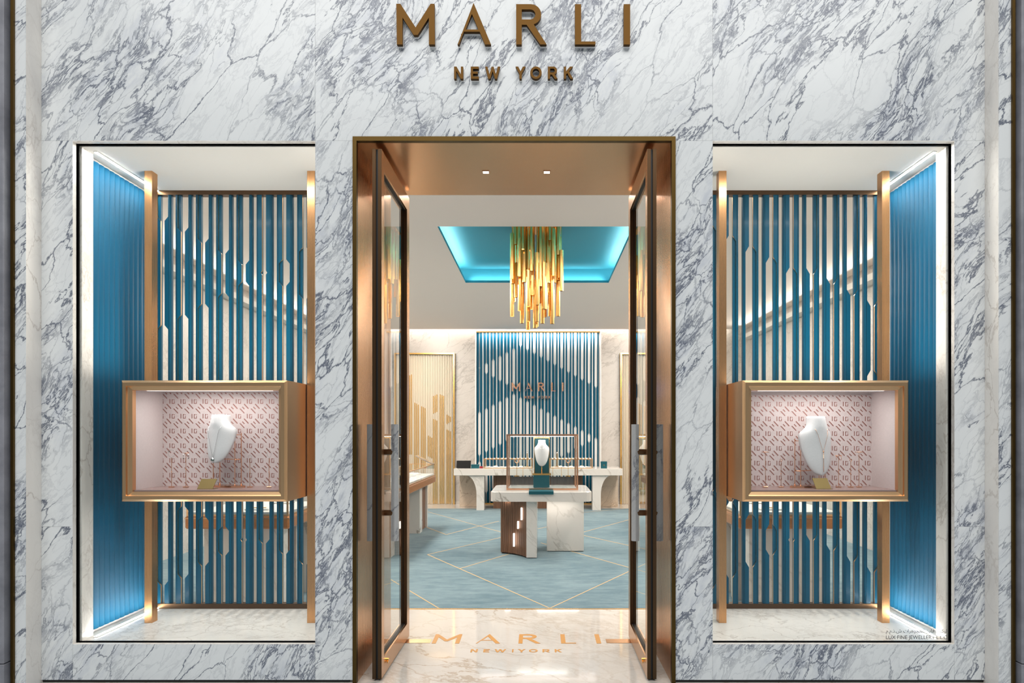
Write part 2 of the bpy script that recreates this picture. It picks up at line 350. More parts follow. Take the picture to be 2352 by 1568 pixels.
SM = {
 'N': (.75, [[(0, 0), (t, 0), (t, .66), (.75-t-.02, 0), (.75, 0), (.75, 1), (.75-t, 1), (.75-t, .36), (t+.02, 1), (0, 1)]]),
 'E': (.66, [[(0, 0), (.66, 0), (.66, t), (t, t), (t, .41), (.58, .41), (.58, .59), (t, .59), (t, 1-t), (.66, 1-t), (.66, 1), (0, 1)]]),
 'W': (1.24, [[(0, 1), (.26, 0), (.44, 0), (.62, .62), (.80, 0), (.98, 0), (1.24, 1), (1.04, 1), (.88, .36), (.71, .98), (.53, .98), (.36, .36), (.20, 1)]]),
 'Y': (.82, [[(.31, 0), (.51, 0), (.51, .42), (.82, 1), (.60, 1), (.41, .62), (.22, 1), (0, 1), (.31, .42)]]),
 'O': (.95, [arc(.475, .5, .475, .51, 0, 360, 28)[:-1], arc(.475, .5, .28, .32, 0, 360, 28)[:-1]]),
 'R': (.80, [[(0, 0), (t, 0), (t, .34), (.34, .34), (.56, 0), (.80, 0), (.55, .38)]+arc(.46, .67, .30, .33, -60, 90)+[(0, 1)], [(t, .52)]+arc(.44, .675, .13, .155, -90, 90)+[(t, .83)]]),
 'K': (.76, [[(0, 0), (t, 0), (t, .36), (.28, .46), (.53, 0), (.76, 0), (.42, .60), (.75, 1), (.50, 1), (t, .62), (t, 1), (0, 1)]]),
 'I': (.2, [[(.02, 0), (.18, 0), (.18, 1), (.02, 1)]])}
SMX = {'N': 678, 'E': 818, 'W': 938, 'Y': 1193, 'O': 1315, 'R': 1463, 'K': 1597}
def lettering(par, H, place_big, place_small, depth, mat, small_h, bar=False, sdepth=None, nm='letter'):
    for ch in 'MARLI': loops_mesh(nm, [[(x*H, y*H) for x, y in L] for L in BIG[ch]], depth, place_big, mat, par)
    for ch in 'NEWYORK':
        ox = (SMX[ch]-678)/102
        loops_mesh(nm, [[((x+ox)*small_h, y*small_h) for x, y in L] for L in SM[ch][1]], sdepth or depth, place_small, mat, par)
    if bar: loops_mesh(nm, [[((x+4.42)*small_h, y*small_h) for x, y in L] for L in SM['I'][1]], depth, place_small, mat, par)
sgn = thing('shop_sign', (-.15, -.03, FZ(190)), 'large bronze raised-letter shop sign on the marble above the portal', 'sign')
sx, sz = FX(860+195/3.675), FZ(405/3.675); H1 = 340/3.675/384
qx, qz = FX(860+678/3.675), FZ(690/3.675); H2 = 102/3.675/384
lettering(sgn, H1, lambda u, v, k: (sx+u, -.026-k, sz+v), lambda u, v, k: (qx+u, -.024-k, qz+v), .022, 'bronze_sign', H2)
lettering(sgn, H1, lambda u, v, k: (sx+u+.0015, -.0065-k, sz+v-.003), lambda u, v, k: (qx+u+.001, -.0065-k, qz+v-.002), .009, 'white_display', H2, nm='letter_backing')
for u, v in ((.07, .1), (.88, .1), (1.6, .3), (2.2, .1), (3.02, .1), (3.02, .8), (4.48, .1), (4.48, .8), (5.67, .1), (5.67, .8)): box('pin', sx+u*H1-.004, sx+u*H1+.004, -.015, .0, sz+v*H1-.004, sz+v*H1+.004, 'bronze', sgn)
ins = thing('floor_inlay', (-.165, .75, 0), 'gold lettering inlaid flat in the marble floor of the entrance', 'inlay')
lettering(ins, .218, lambda u, v, k: (-.775+u*.963, .745+v, .001+k), lambda u, v, k: (-.478+u, .556+v, .001+k), .001, 'inlay_gold', .064, bar=True)

# ------------------------------------------------------------------ bronze portal
PC = -.156
po = thing('portal_surround', (PC, .45, 0), 'brushed copper portal lining with thin dark gold edge around the entrance', 'door frame')
JX0, JX1, SOF, PD = FX(820), FX(1542), FZ(325), .905
box('edge_trim', PX0, JX0, -.012, .02, 0, PZ1, 'trim_gold', po); box('edge_trim', JX1, PX1, -.012, .02, 0, PZ1, 'trim_gold', po)
box('edge_trim', JX0, JX1, -.012, .02, SOF, PZ1, 'trim_gold', po)
box('jamb_panel', PX0, JX0, .02, PD, 0, SOF, 'copper_vertical', po); box('jamb_panel', JX1, PX1, .02, PD, 0, SOF, 'copper_vertical', po)
box('soffit_panel', PX0, PX1, .02, PD, SOF, PZ1+.018, 'copper', po)
for x in (1116, 1256):
    d = 1.737*F/(VY-395); cx, cy = px(x, d), d-CAMD
    dl = boxes('downlight', [(cx-.024, cx+.024, cy-.024, cy-.019, SOF-.003, SOF), (cx-.024, cx+.024, cy+.019, cy+.024, SOF-.003, SOF), (cx-.024, cx-.019, cy-.019, cy+.019, SOF-.003, SOF), (cx+.019, cx+.024, cy-.019, cy+.019, SOF-.003, SOF)], 'copper', po)
    box('lens', cx-.019, cx+.019, cy-.019, cy+.019, SOF-.002, SOF-.0005, 'bulb', dl)
for s in (-1, 1):
    x0 = PC+s*.93; x1 = PC+s*.628
    a, b = sorted((x0, x1)); box('pivot_plate', a, b, .755, .845, 0, .002, 'copper', label='copper floor plate of the %s door pivot' % ('left' if s < 0 else 'right'), cat='floor plate', group='door pivot plates')

def door(n, s):
    side = 'left' if s < 0 else 'right'
    d = thing('door_%d' % n, (PC+s*.828, .84, .0), 'open %s glass door in a bronze and copper frame with stone pull bar' % side, kind='structure')
    X = lambda a: PC+s*a
    def b(name, a0, a1, y0, y1, z0, z1, mat, par=d, c=0.):
        x0, x1 = sorted((X(a0), X(a1))); return box(name, x0, x1, y0, y1, z0, z1, mat, par, c)
    ZB, ZT = .014, 3.205
    a0, a1 = .800, .856                       # passage face, jamb face
    st = b('front_stile', a0, a0+.022, .03, .095, ZB, ZT, 'copper_vertical'); b('stile_leaf', a1-.022, a1, .03, .095, ZB, ZT, 'bronze', st); b('edge_seal', a0+.022, a1-.022, .036, .09, ZB, ZT, 'gasket', st)
    b('edge_cap', a0+.0005, a0+.0215, .026, .03, ZB, ZT, 'bronze', st); b('edge_cap', a1-.0215, a1-.0005, .026, .03, ZB, ZT, 'bronze', st)
    st = b('back_stile', a0, a0+.022, .80, .88, ZB, ZT, 'copper_vertical'); b('stile_leaf', a1-.022, a1, .80, .88, ZB, ZT, 'bronze', st); b('edge_seal', a0+.022, a1-.022, .806, .874, ZB, ZT, 'gasket', st)
    b('edge_cap', a0+.0005, a0+.0215, .796, .80, ZB+.1, ZT-.1, 'bronze', st)
    b('bottom_rail', a0, a1, .095, .80, ZB, ZB+.11, 'copper'); b('top_rail', a0, a1, .095, .80, ZT-.11, ZT, 'copper')
    for z in (ZB+.11, ZT-.116): b('glazing_bead', a0+.012, a1-.012, .095, .80, z, z+.006, 'gasket')
    b('glass_pane', a0+.022, a0+.034, .09, .806, ZB+.105, ZT-.105, 'glass')
    for o, zz, hc in ((-1, 'inner', a0-.057), (1, 'outer', a1+.036)):
        hx = X(hc); r = .0255
        pts = [(hx+r*math.cos(PI/6+PI*k/3)*1., .14+r*.9*math.sin(PI/6+PI*k/3)) for k in range(6)]
        h = prism('pull_bar', pts, 'z', .828, 1.548, 'marble_bar', d)
        for z in (1.376, 1.0):
            f0 = a0+.022 if o < 0 else a0+.034
            q0, q1 = X(f0), X(hc-o*.014)
            V, Fc = merge([cylvf((q0, .14, z), (q1, .14, z), .019, n=6), cylvf((q1, .14, z), (X(hc-o*-.004), .14, z), .019, .004, n=6)])
            add('hex_mount', V, Fc, 'bronze', h)
    V, Fc = merge([cylvf((X(a0-.014), .16, .085), (X(a0), .16, .085), .011, n=8), boxvf(min(X(a0-.012), X(a0-.004)), max(X(a0-.012), X(a0-.004)), .14, .18, .07, .08)])
    add('floor_bolt', V, Fc, 'gold', d)
door(1, -1); door(2, 1)

# ------------------------------------------------------------------ show windows
SC0 = .80                                   # front plane of the slat screens
def board_outline(c, side, P, z0, z1, trans, gt, gw, sg, hd):
    """outline of one slat beside the shaped gap centred on c; trans = [(z, wide above?)] from the top down, first item = state at the top"""
    half = lambda wd: (gw if wd else gt)/2
    st = trans[0]; e = [(half(st), z1)]
    for z, ns in trans[1:]:
        if ns == 'd': e += [(gt/2, z+.014), (gt/2+.009, z), (gt/2, z-.014)]; continue
        e += [(half(st), z+hd/2), (half(ns), z-hd/2)]; st = ns
    e.append((half(st), z0))
    L = [(c+side*x, z) for x, z in e]
    xo = c+side*(P/2-sg/2)
    return L+[(xo, z0), (xo, z1)]
def slat(par, L, c, side, P, sg, y0, th, body):
    """a slat: notched front plate with brass edges on a straight body whose long edge is rounded; body = half gap kept by the body"""
    n = len(L)-2; xo = L[-1][0]; z0, z1 = L[-2][1], L[-1][1]; pl = .013
    V, Fc, I = [], [], []
    R = [(xo-side*a, y0+b) for a, b in [(0., .012), (.002, .006), (.006, .0015), (.011, 0.)]]; m = len(R)
    xi = xo-side*.004
    V += [(x, y0, z) for x, z in L[:n]]+[(x, y0+pl, z) for x, z in L[:n]]
    V += [(R[-1][0], y0, z0), (R[-1][0], y0, z1), (xi, y0+pl, z0), (xi, y0+pl, z1)]
    a = 2*n
    Fc.append(tuple(range(n))+(a, a+1)); I.append(0)
    Fc.append(tuple(range(n, 2*n))+(a+2, a+3)); I.append(0)
    for i in range(n-1): Fc.append((i, i+1, n+i+1, n+i)); I.append(1)
    Fc += [(0, a+1, a+3, n), (n-1, a, a+2, 2*n-1)]; I += [0, 0]
    # body with the rounded long edge
    xb = c+side*body; k = len(V)
    Q = R[::-1]+[(xo, y0+th), (xb, y0+th), (xb, y0+pl), (R[-1][0]-side*.002, y0+pl), (R[-1][0]-side*.002, y0)]; q = len(Q)
    V += [(x, y, z0) for x, y in Q]+[(x, y, z1) for x, y in Q]
    Fc += [tuple(range(k, k+q)), tuple(range(k+q, k+2*q))]; I += [0, 0]
    for i in range(q): Fc.append((k+i, k+(i+1) % q, k+q+(i+1) % q, k+q+i)); I.append(0)
    add('slat', V, Fc, ['slat_blue', 'brass'], par, idx=I)
def ztr(L, sc, base, d): return [L[0]]+[(pz(base+y/sc, d), s) for y, s in L[1:]]
T, W_ = False, True
def lz(u, l):      # transitions: upper list in the upper crop's pixels, lower list in the lower crop's pixels
    return [u[0]]+[(pz(420+y/3.41, 4.8), s) for y, s in u[1:]]+[(pz(840+y/2.154, 4.8), s) for y, s in l]
LEFT = [lz([W_, (280, T), (1130, W_)], [(1075, T)]), lz([W_, (365, T), (1048, W_)], [(600, T), (705, W_), (1040, T)]), lz([W_, (452, T), (962, W_)], [(550, T), (755, W_), (980, T)]),
    lz([W_, (538, T), (877, W_)], [(500, T), (805, W_), (928, T)]), lz([W_, (622, T), (788, W_)], [(450, T), (860, 'd')]), lz([T, (702, 'd')], [(440, W_), (868, T)]),
    lz([T, (615, W_), (790, T)], [(390, W_), (920, T)]), lz([T, (522, W_), (890, T)], [(340, W_), (972, T)]), lz([T, (440, W_), (975, T)], [(300, W_), (1020, T)]), lz([T, (355, W_), (1060, T)], [(1072, W_)])]
RIGHT = [lz([T, (265, W_)], [(560, T), (600, W_), (1140, T)]), lz([T, (350, W_)], [(610, T), (640, W_), (1090, T)]), lz([T, (435, W_)], [(655, T), (690, W_), (1035, T)]), lz([T, (518, W_)], [(500, T), (748, W_), (982, T)]), lz([T, (603, W_)], [(450, T), (798, W_), (922, T)]),
    lz([T, (685, W_)], [(400, T), (860, 'd')]), lz([W_, (690, T)], [(350, W_), (850, T)]), lz([W_, (768, T)], [(300, W_), (900, T)]), lz([W_, (858, T)], [(260, W_), (955, T)]), lz([W_, (942, T), (1490, W_)], [(1008, T)])]
CW, FWZ = 3.232, .234                      # window ceiling and floor heights
def pattern_panel(par, x0, x1, y, z0, z1, fx, fz):
    u = .00039
    cell = [[(192, 147), (207, 153), (207, 228), (192, 228)],
            [(232, 155), (264, 155), (256, 168), (245, 168), (245, 218), (270, 218), (270, 190), (282, 180), (282, 230), (232, 230)],
            [(270, 157), (278, 157), (282, 162), (282, 172), (274, 172), (266, 168)],
            [(142, 230), (155, 230), (223, 302), (223, 318), (211, 318), (142, 244)],
            [(64, 312), (88, 312), (152, 381), (152, 396), (143, 396)],
            [(120, 277), (158, 315), (147, 327), (108, 289)]]
    def clip(P):
        for ax, lim, sg in ((0, x0+.002, 1), (0, x1-.002, -1), (1, z0+.002, 1), (1, z1-.002, -1)):
            Q = []
            for i in range(len(P)):
                a, b = P[i-1], P[i]; ia, ib = sg*(a[ax]-lim) >= 0, sg*(b[ax]-lim) >= 0
                if ia != ib:
                    k = (lim-a[ax])/(b[ax]-a[ax]); Q.append((a[0]+(b[0]-a[0])*k, a[1]+(b[1]-a[1])*k))
                if ib: Q.append(b)
            P = Q
            if len(P) < 3: return None
        return P
    V, Fc = [], []
    for i in range(-6, 14):
        for j in range(-3, 10):
            for P in cell:
                Q = clip([(fx+(x+189*i)*u, fz-(zz+252*j)*u) for x, zz in P])
                if Q: n = len(V); V += [(a, y, b) for a, b in Q]; Fc.append(tuple(range(n, n+len(Q))))
    add('print', V, Fc, 'print_rose', par)
def window(n, s):
    side = 'left' if s < 0 else 'right'
    xa, xb = (WLX0, WLX1) if s < 0 else (WRX0, WRX1)          # facade opening
    xo = xa if s < 0 else xb                                  # outer edge
    wd = thing('window_%d' % n, ((xa+xb)/2, .05, WZ0), 'tall %s show window pane with pale marble reveal and black seal' % side, kind='structure')
    rv = .05
    boxes('reveal', [(xa-.0, xb, .0005, rv, WZ0-.02, WZ0), (xa, xb, .0005, rv, WZ1, WZ1+.02), (xa-.02, xa, .0005, rv, WZ0, WZ1), (xb, xb+.02, .0005, rv, WZ0, WZ1)], 'marble_reveal', wd)
    g = .004
    boxes('seal', [(xa, xb, rv, rv+.006, WZ0, WZ0+.004), (xa, xb, rv, rv+.006, WZ1-g, WZ1), (xa, xa+g, rv, rv+.006, WZ0, WZ1), (xb-g, xb, rv, rv+.006, WZ0, WZ1)], 'gasket', wd)
    box('glass_pane', xa+g, xb-g, rv+.001, rv+.005, WZ0+.004, WZ1-g, 'glass', wd)
    xw = -2.83 if s < 0 else 2.52
    l, r = (xw-.05, WLX1) if s < 0 else (WRX0, xw+.05)
    fb = thing('floor_window_'+side, ((l+r)/2, .45, 0), 'raised pale marble floor of the %s show window' % side, kind='structure')
    box('marble_top', l, r, .062, .9, .15, FWZ, 'marble_reveal', fb); box('plinth', l, r, .06, .9, 0, .15, 'white_paint', fb)
    box('ceiling_window_'+side, l, r, .062, .9, CW, CW+.06, 'white_paint', label='plain white ceiling of the %s show window' % side, kind='structure')
    xin = WLX1 if s < 0 else WRX0
    box('trim_%d' % n, min(xo-s*.012, xo+s*.06), max(xo-s*.012, xo+s*.06), .063, .165, FWZ, CW, 'marble_reveal', label='pale marble return inside the outer edge of the %s show window' % side, kind='structure')
    box('wall_cheek_'+side, min(xin, xin+s*.012), max(xin, xin+s*.012), .063, .9, FWZ, CW, 'white_paint', label='white cheek of the %s show window beside the portal' % side, kind='structure')
    box('wall_backing_'+side, min(xw+s*.001, xw+s*.05), max(xw+s*.001, xw+s*.05), .166, .9, FWZ, CW, 'white_paint', label='white wall behind the fluted blue panel of the %s window' % side, kind='structure')
    vs = thing('led_strip', (xin+s*.018, .11, FWZ), 'upright light strip on the portal side of the %s show window' % side, 'light', 'show window light strips')
    box('channel', min(xin+s*.0125, xin+s*.018), max(xin+s*.0125, xin+s*.018), .10, .13, FWZ+.05, CW-.05, 'white_paint', vs); box('diffuser', min(xin+s*.018, xin+s*.021), max(xin+s*.018, xin+s*.021), .105, .125, FWZ+.06, CW-.06, 'led_cheek', vs)
    area('window_head_light_'+side, ((xa+xb)/2, .069, CW-.003), (0, 0, 0), xb-xa-.1, .010, 13, NEU)  # hidden lamp added behind the head seal to brighten the window
    # fluted wall
    fp = thing('fluted_panel', (xw, .5, FWZ), 'blue fluted wall panel lit from above and below in the %s show window' % side, 'wall panel', 'fluted blue panels')
    N = 12; yy0, yy1 = .168, .80
    for k in range(N):
        p = (yy1-yy0)/N; y0 = yy0+k*p; pts = [(xw, y0+.001)]
        pts += [(xw-s*(.006+.010*math.sin(PI*(.12+.7*q/8))), y0+.001+(p-.002)*q/8) for q in range(9)]+[(xw, y0+p-.001)]
        V, Fc = prismvf(pts, 'z', FWZ+.02, CW-.02)
        o = add('flute', V, Fc, 'flute_blue', fp)
        for pol in o.data.polygons: pol.use_smooth = abs(pol.normal.z) < .5
    for nm, z0, z1 in (('ceiling', CW-.004, CW-.0005), ('floor', FWZ+.0005, FWZ+.004)):
        x = xw-s*.085
        o = thing('led_strip', (x, .45, z0), 'white light strip set in the %s of the %s show window beside the fluted wall' % (nm, side), 'light', 'show window light strips')
        box('channel', x-.011, x+.011, .125, .80, z0, z1, 'white_paint', o)
        e = (z0-.002, z0) if nm == 'ceiling' else (z1, z1+.002)
        box('diffuser', x-.008, x+.008, .13, .795, e[0], e[1], 'led', o)
    # slat screen
    c0 = -2.711 if s < 0 else 1.367-2*.1456; PT = .1455
    L = LEFT if s < 0 else RIGHT
    scr = thing('slat_screen', ((xa+xb)/2, SC0, FWZ), 'screen of upright blue slats with brass-edged notches behind the %s vitrine' % side, 'screen', 'slat screens')
    zb, zt = FWZ+.035, CW-.03
    for k, tr in enumerate(L):
        c = c0+PT*k
        for sd in (-1, 1):
            if abs(c+sd*PT/4-(xin)) < .03 or (s < 0 and c+sd*PT*.3 > xin-.01) or (s > 0 and c+sd*PT*.3 < xin+.01): continue
            if abs(c+sd*PT/4) > abs(xw)-.02: continue
            slat(scr, board_outline(c, sd, PT, zb, zt, tr, .0285, .078, .030, .03 if s < 0 else .042), c, sd, PT, .030, SC0, .036, .019 if sd == s else .039)
    xs0, xs1 = (xw+.02, xin-.014) if s < 0 else (xin+.014, xw-.02)
    box('track', xs0, xs1, SC0-.006, SC0+.05, zt, CW, 'bronze', scr); box('track', xs0, xs1, SC0-.006, SC0+.05, FWZ, zb, 'bronze', scr)
    # posts
    bx0, bx1 = (px(276, 4.09), px(658, 4.09)) if s < 0 else (px(1707, 4.09), px(2090, 4.09))
    for a, b, wh in ((bx0-.062, bx0-.006, 'left'), (bx1+.006, bx1+.062, 'right')):
        w_ = .05; xx0, xx1 = (b-w_, b) if wh == 'left' else (a, a+w_)
        pts = [(xx0, .435), (xx1, .435), (xx1, .50), (xx1-.008, .51), (xx0+.008, .51), (xx0, .50)]
        prism('brass_post', pts, 'z', FWZ, CW, 'brass_post', label='floor to ceiling brass post on the %s of the %s show window vitrine' % (wh, side), cat='post', group='brass posts')
    # vitrine box
    z0, z1 = pz(1152, 4.09), pz(873, 4.09)
    v = thing('brass_display_case', ((bx0+bx1)/2, .3, z0), 'brass framed jewellery vitrine lined in pink held between posts in the %s window' % side, 'display case', 'brass vitrines')
    prof = [(0, .130), (0, .106), (.014, .09), (.034, .09), (.034, .108), (.040, .112), (.058, .118), (.060, .15)]
    V, Fc = [], []
    for ins_, y in prof: V += [(bx0+ins_, y, z0+ins_), (bx1-ins_, y, z0+ins_), (bx1-ins_, y, z1-ins_), (bx0+ins_, y, z1-ins_)]
    for k in range(len(prof)-1): Fc += [(4*k+i, 4*k+(i+1) % 4, 4*k+4+(i+1) % 4, 4*k+4+i) for i in range(4)]
    add('front_bezel', V, Fc, 'brass', v); box('case_back', bx0+.003, bx1-.003, .712, .72, z0+.003, z1-.003, 'brass', v)
    box('case_side', bx0, bx0+.003, .130, .72, z0, z1, 'brass', v); box('case_side', bx1-.003, bx1, .130, .72, z0, z1, 'brass', v)
    box('case_top', bx0+.003, bx1-.003, .130, .72, z1-.003, z1, 'brass', v); box('case_bottom', bx0+.003, bx1-.003, .130, .72, z0, z0+.003, 'brass', v)
    li = .052; yb = .47; zf = pz(1115, 4.47)
    for q in ((bx0+.004, bx0+li, .15, yb, z0+li, z1-li), (bx1-li, bx1-.004, .15, yb, z0+li, z1-li), (bx0+.004, bx1-.004, .15, yb, z1-li, z1-.004), (bx0+.004, bx1-.004, yb, yb+.03, z0+.02, z1-.004)): box('fabric_lining', *q, 'pink_fabric', v)
    box('case_floor', bx0+li, bx1-li, .135, yb, zf-.012, zf, 'mauve_base', v); box('floor_riser', bx0+.004, bx1-.004, .151, yb, z0+.004, zf-.012, 'brass', v)
    # printed back board
    q0, q1, qz = (bx0+li, bx1-li, z1-li) if s < 0 else (bx0+li, bx1-li, pz(907, 4.45))
    bd = box('back_board', q0, q1, yb-.012, yb-.001, zf, qz-.001, 'pink_fabric', v)
    pattern_panel(bd, q0, q1, yb-.0128, zf, qz, px(440, 4.46) if s < 0 else px(1732, 4.46), pz(930 if s < 0 else 936, 4.46))
    box('light_bar', bx0+.12, bx1-.12, .16, .185, z1-li-.008, z1-li, 'led_soft', v)
    lt = area('vitrine_light_'+side, ((bx0+bx1)/2, .25, z1-li-.012), (math.radians(4), 0, 0), .6, .06, 2.1, (1, .96, .93)); 
    area('vitrine_top_light_'+side, ((bx0+bx1)/2, .30, z1+.004), (PI, 0, 0), .9, .04, 15, WARM)  # unseen lamp added on the case top to brighten the window ceiling
    area('vitrine_base_light_'+side, ((bx0+bx1)/2, .45, z0-.004), (0, 0, 0), .9, .04, 5, NEU)  # unseen lamp added under the case to brighten the window floor
    return bx0, bx1, zf, v
BL = window(1, -1); BR = window(2, 1)
# lettering on the right pane
def text_mesh(name, body, size, xr, z, y, mat, par):
    cu = bpy.data.curves.new(name, 'FONT'); cu.body = body; cu.size = size
    t = bpy.data.objects.new('tmp', cu); C.objects.link(t); bpy.context.view_layer.update()
    me = bpy.data.meshes.new_from_object(t.evaluated_get(bpy.context.evaluated_depsgraph_get()))
    V = [(v.co.x, v.co.y) for v in me.vertices]; Fc = [tuple(p.vertices) for p in me.polygons]
    bpy.data.objects.remove(t); bpy.data.curves.remove(cu); bpy.data.meshes.remove(me)
    a = min(v[0] for v in V); b = max(v[0] for v in V); k = (xr[1]-xr[0])/(b-a)
    return add(name, [(xr[0]+(x-a)*k, y, z+zz*k) for x, zz in V], Fc, mat, par)
dec = thing('glass_decal', (px(2106, 4.05), .049, pz(1468, 4.05)), 'small black two-line company lettering on the glass at the lower right', 'lettering')
xr = (px(2035, 4.05), px(2175, 4.05))
text_mesh('latin_line', 'LUX FINE JEWELLERY L.L.C', .03, xr, pz(1467, 4.05), .0495, 'ink_black', dec)
ar = '\uFEDF\uFEEE\uFEDB\uFEB2 \uFED3\uFE8E\uFEF3\uFEE6 \uFEDF\uFEE0\uFEE4\uFEA0\uFEEE\uFEEB\uFEAE\uFE8D\uFE95 \uFEB5.\uFEAB.\uFEE1.\uFEE1'
text_mesh('arabic_line', ar[::-1], .03, xr, pz(1452, 4.05), .0495, 'ink_black', dec)

# ------------------------------------------------------------------ jewellery display pieces
def bust(name, label, loc, rotz, W, H, group=None, mat='bust_velvet', cat='display bust'):
    """necklace bust: round neck, sloping shoulders, tongue-shaped chest"""
    o = thing(name, loc, label, cat, group, rotz=rotz, local=True)
    prof = [(0, .10, .018), (.015, .26, .02), (.05, .42, .022), (.12, .60, .026), (.22, .75, .03), (.34, .86, .034), (.46, .94, .038), (.56, .985, .042), (.63, 1.0, .046), (.68, .985, .048), (.715, .93, .05), (.745, .84, .052), (.775, .73, .054), (.81, .62, .056), (.85, .545, .057), (.91, .50, .057), (.965, .495, .058), (.99, .485, .056), (1., .45, .052)]
    n = 20; V, Fc = [], []
    for t, w_, dp in prof:
        cy = -.035+.045*t
        k = min(1, max(0, (t-.70)/.14))            # 0 thin chest shell, 1 round neck
        for i in range(n):
            a = 2*PI*i/n; c, s = math.cos(a), math.sin(a)
            y = -dp*max(0, -s)**.9 if s < 0 else (dp*.9*k+.006*(1-k))*s
            yb = (1-k)*.028*abs(c)**2*min(1, t*2.2)
            V.append((W*w_*c, cy+y+yb, t*H))
    m = len(prof)
    for j in range(m-1): Fc += [(j*n+i, j*n+(i+1) % n, (j+1)*n+(i+1) % n, (j+1)*n+i) for i in range(n)]
    Fc += [tuple(range(n)), tuple(range((m-1)*n, m*n))]
    add('bust_shell', V, Fc, mat, o, smooth=True)
    return o
def chest_y(t, W, xx):            # front of the bust at height fraction t
    dp = .02+.045*t; return -.035+.045*t-dp*math.sqrt(max(0, 1-min(1, abs(xx)/W)**2))-.006
def bust_stand(par, W, H, down):
    """rod stand below and behind the bust, local to the bust"""
    for x in (-W*.78, W*.78):
        for y in (.03, .085):
            r = cyl('rod', (x, y, -down+.012), (x, y, H*.62), .0026, 'rose_gold', par, n=8); ball('rod_ball', (x, y, -down+.016), .006, 'rose_gold', r)
        tube('cross_bar', [(x, .03, H*.06), (x, .085, H*.06)], .0026, 'rose_gold', par); tube('cross_bar', [(x, .03, H*.58), (x, .085, H*.58)], .0026, 'rose_gold', par)
    tube('cross_bar', [(-W*.78, .085, H*.06), (W*.78, .085, H*.06)], .0026, 'rose_gold', par)
    cyl('back_pad', (0, .005, H*.55), (0, .085, H*.55), .006, 'rose_gold', par)
    V, Fc = cylvf((0, .055, -down), (0, .055, -down+.012), 1., n=32); V = [(v[0]*W*1.25, .055+(v[1]-.055)*.055, v[2]) for v in V]
    add('base_plate', V, Fc, 'rose_gold', par)
def stand(label, x, y, z, h, kind, rot=0., mat='rose_gold', gem='acrylic'):
    o = thing('jewellery_stand', (x, y, z), label, 'stand', 'small rod stands', rotz=rot, local=True)
    box('base_plate', -.0145, .0145, -.012, .012, 0, .006, mat, o, c=.001)
    cyl('rod', (0, 0, .006), (0, 0, h), .0018, mat, o, n=8)
    ball('rod_ball', (0, 0, h*.52), .0035, mat, o)
    if kind == 'earring':
        tube('cross_bar', [(-.018, 0, h), (.018, 0, h)], .0017, mat, o)
        return o, [(-.017, h), (.017, h)]
    if kind == 'disc':
        cyl('top_disc', (0, 0, h), (0, 0, h+.004), .024, 'acrylic', o, n=20)
    return o, None
def ring_path(r, ry, a0, a1, z, n=26, tilt=0.): return [(r*math.cos(a), ry*math.sin(a)*0+tilt*math.cos(a), z+ry*math.sin(a)) for a in [a0+(a1-a0)*i/n for i in range(n+1)]]
def jewel(name, label, cat, x, y, z, path, r, mat, gem=None, group=None, rot=0.):
    V, Fc = tubevf(path, r, 6)
    if gem is None:
        o = thing(name, (x, y, z), label, cat, group, rotz=rot, local=True); add('band', V, Fc, mat, o, smooth=True)
    else:
        o = thing(name, (x, y, z), label, cat, group, rotz=rot, local=True); add('band', V, Fc, mat, o, smooth=True)
        for (gx, gy, gz), gr, gm in gem: ball('stone', (gx, gy, gz), gr, gm, o)
    return o
def necklace(par_label, loc, rotz, W, H, tip_t, spread, mat, stone, cat='necklace', bar=0.):
    o = thing('necklace', loc, par_label, cat, rotz=rotz, local=True)
    L = []
    for k in range(25):
        u = -1+2*k/24; xx = spread*u*W; t = tip_t+(.80-tip_t)*abs(u)**1.15
        L.append((xx, chest_y(t, W*(.9 if t < .7 else .6), xx) if abs(u) < .92 else chest_y(.7, W*.7, xx)+.02, t*H))
    tube('chain', L, .0011, mat, o, n=5)
    y = chest_y(tip_t, W, 0)-.003
    if bar: tube('drop_bar', [(0, y, tip_t*H), (0, y-.002, tip_t*H-bar)], .0019, mat, o); ball('clasp', (0, y, tip_t*H), .0052, mat, o)
    else:
        V, Fc = cylvf((0, y, tip_t*H-.016), (0, y, tip_t*H-.006), .008, .0095, n=8); add('stone', V, Fc, stone, o)
        V, Fc = cylvf((0, y, tip_t*H-.006), (0, y, tip_t*H+.004), .0095, .002, n=8); add('setting', V, Fc, mat, o)
def plaque(label, x, y, z, w_, h_, shear):
    o = thing('price_plaque', (x, y, z), label, 'plaque', 'bronze price plaques', local=True)
    t = math.radians(28); P = [(-w_/2, 0), (w_/2, 0), (w_/2+shear, h_), (-w_/2+shear, h_)]
    V = [(a, -.02+b*math.sin(t), b*math.cos(t)) for a, b in P]+[(a, -.017+b*math.sin(t), b*math.cos(t)-.0015) for a, b in P]
    add('plate', V, [(0, 1, 2, 3), (4, 5, 6, 7), (0, 1, 5, 4), (1, 2, 6, 5), (2, 3, 7, 6), (3, 0, 4, 7)], 'plaque_bronze', o)
    box('foot', -w_/2, w_/2+.01, -.022, .03, 0, .002, 'plaque_bronze', o)
    return o
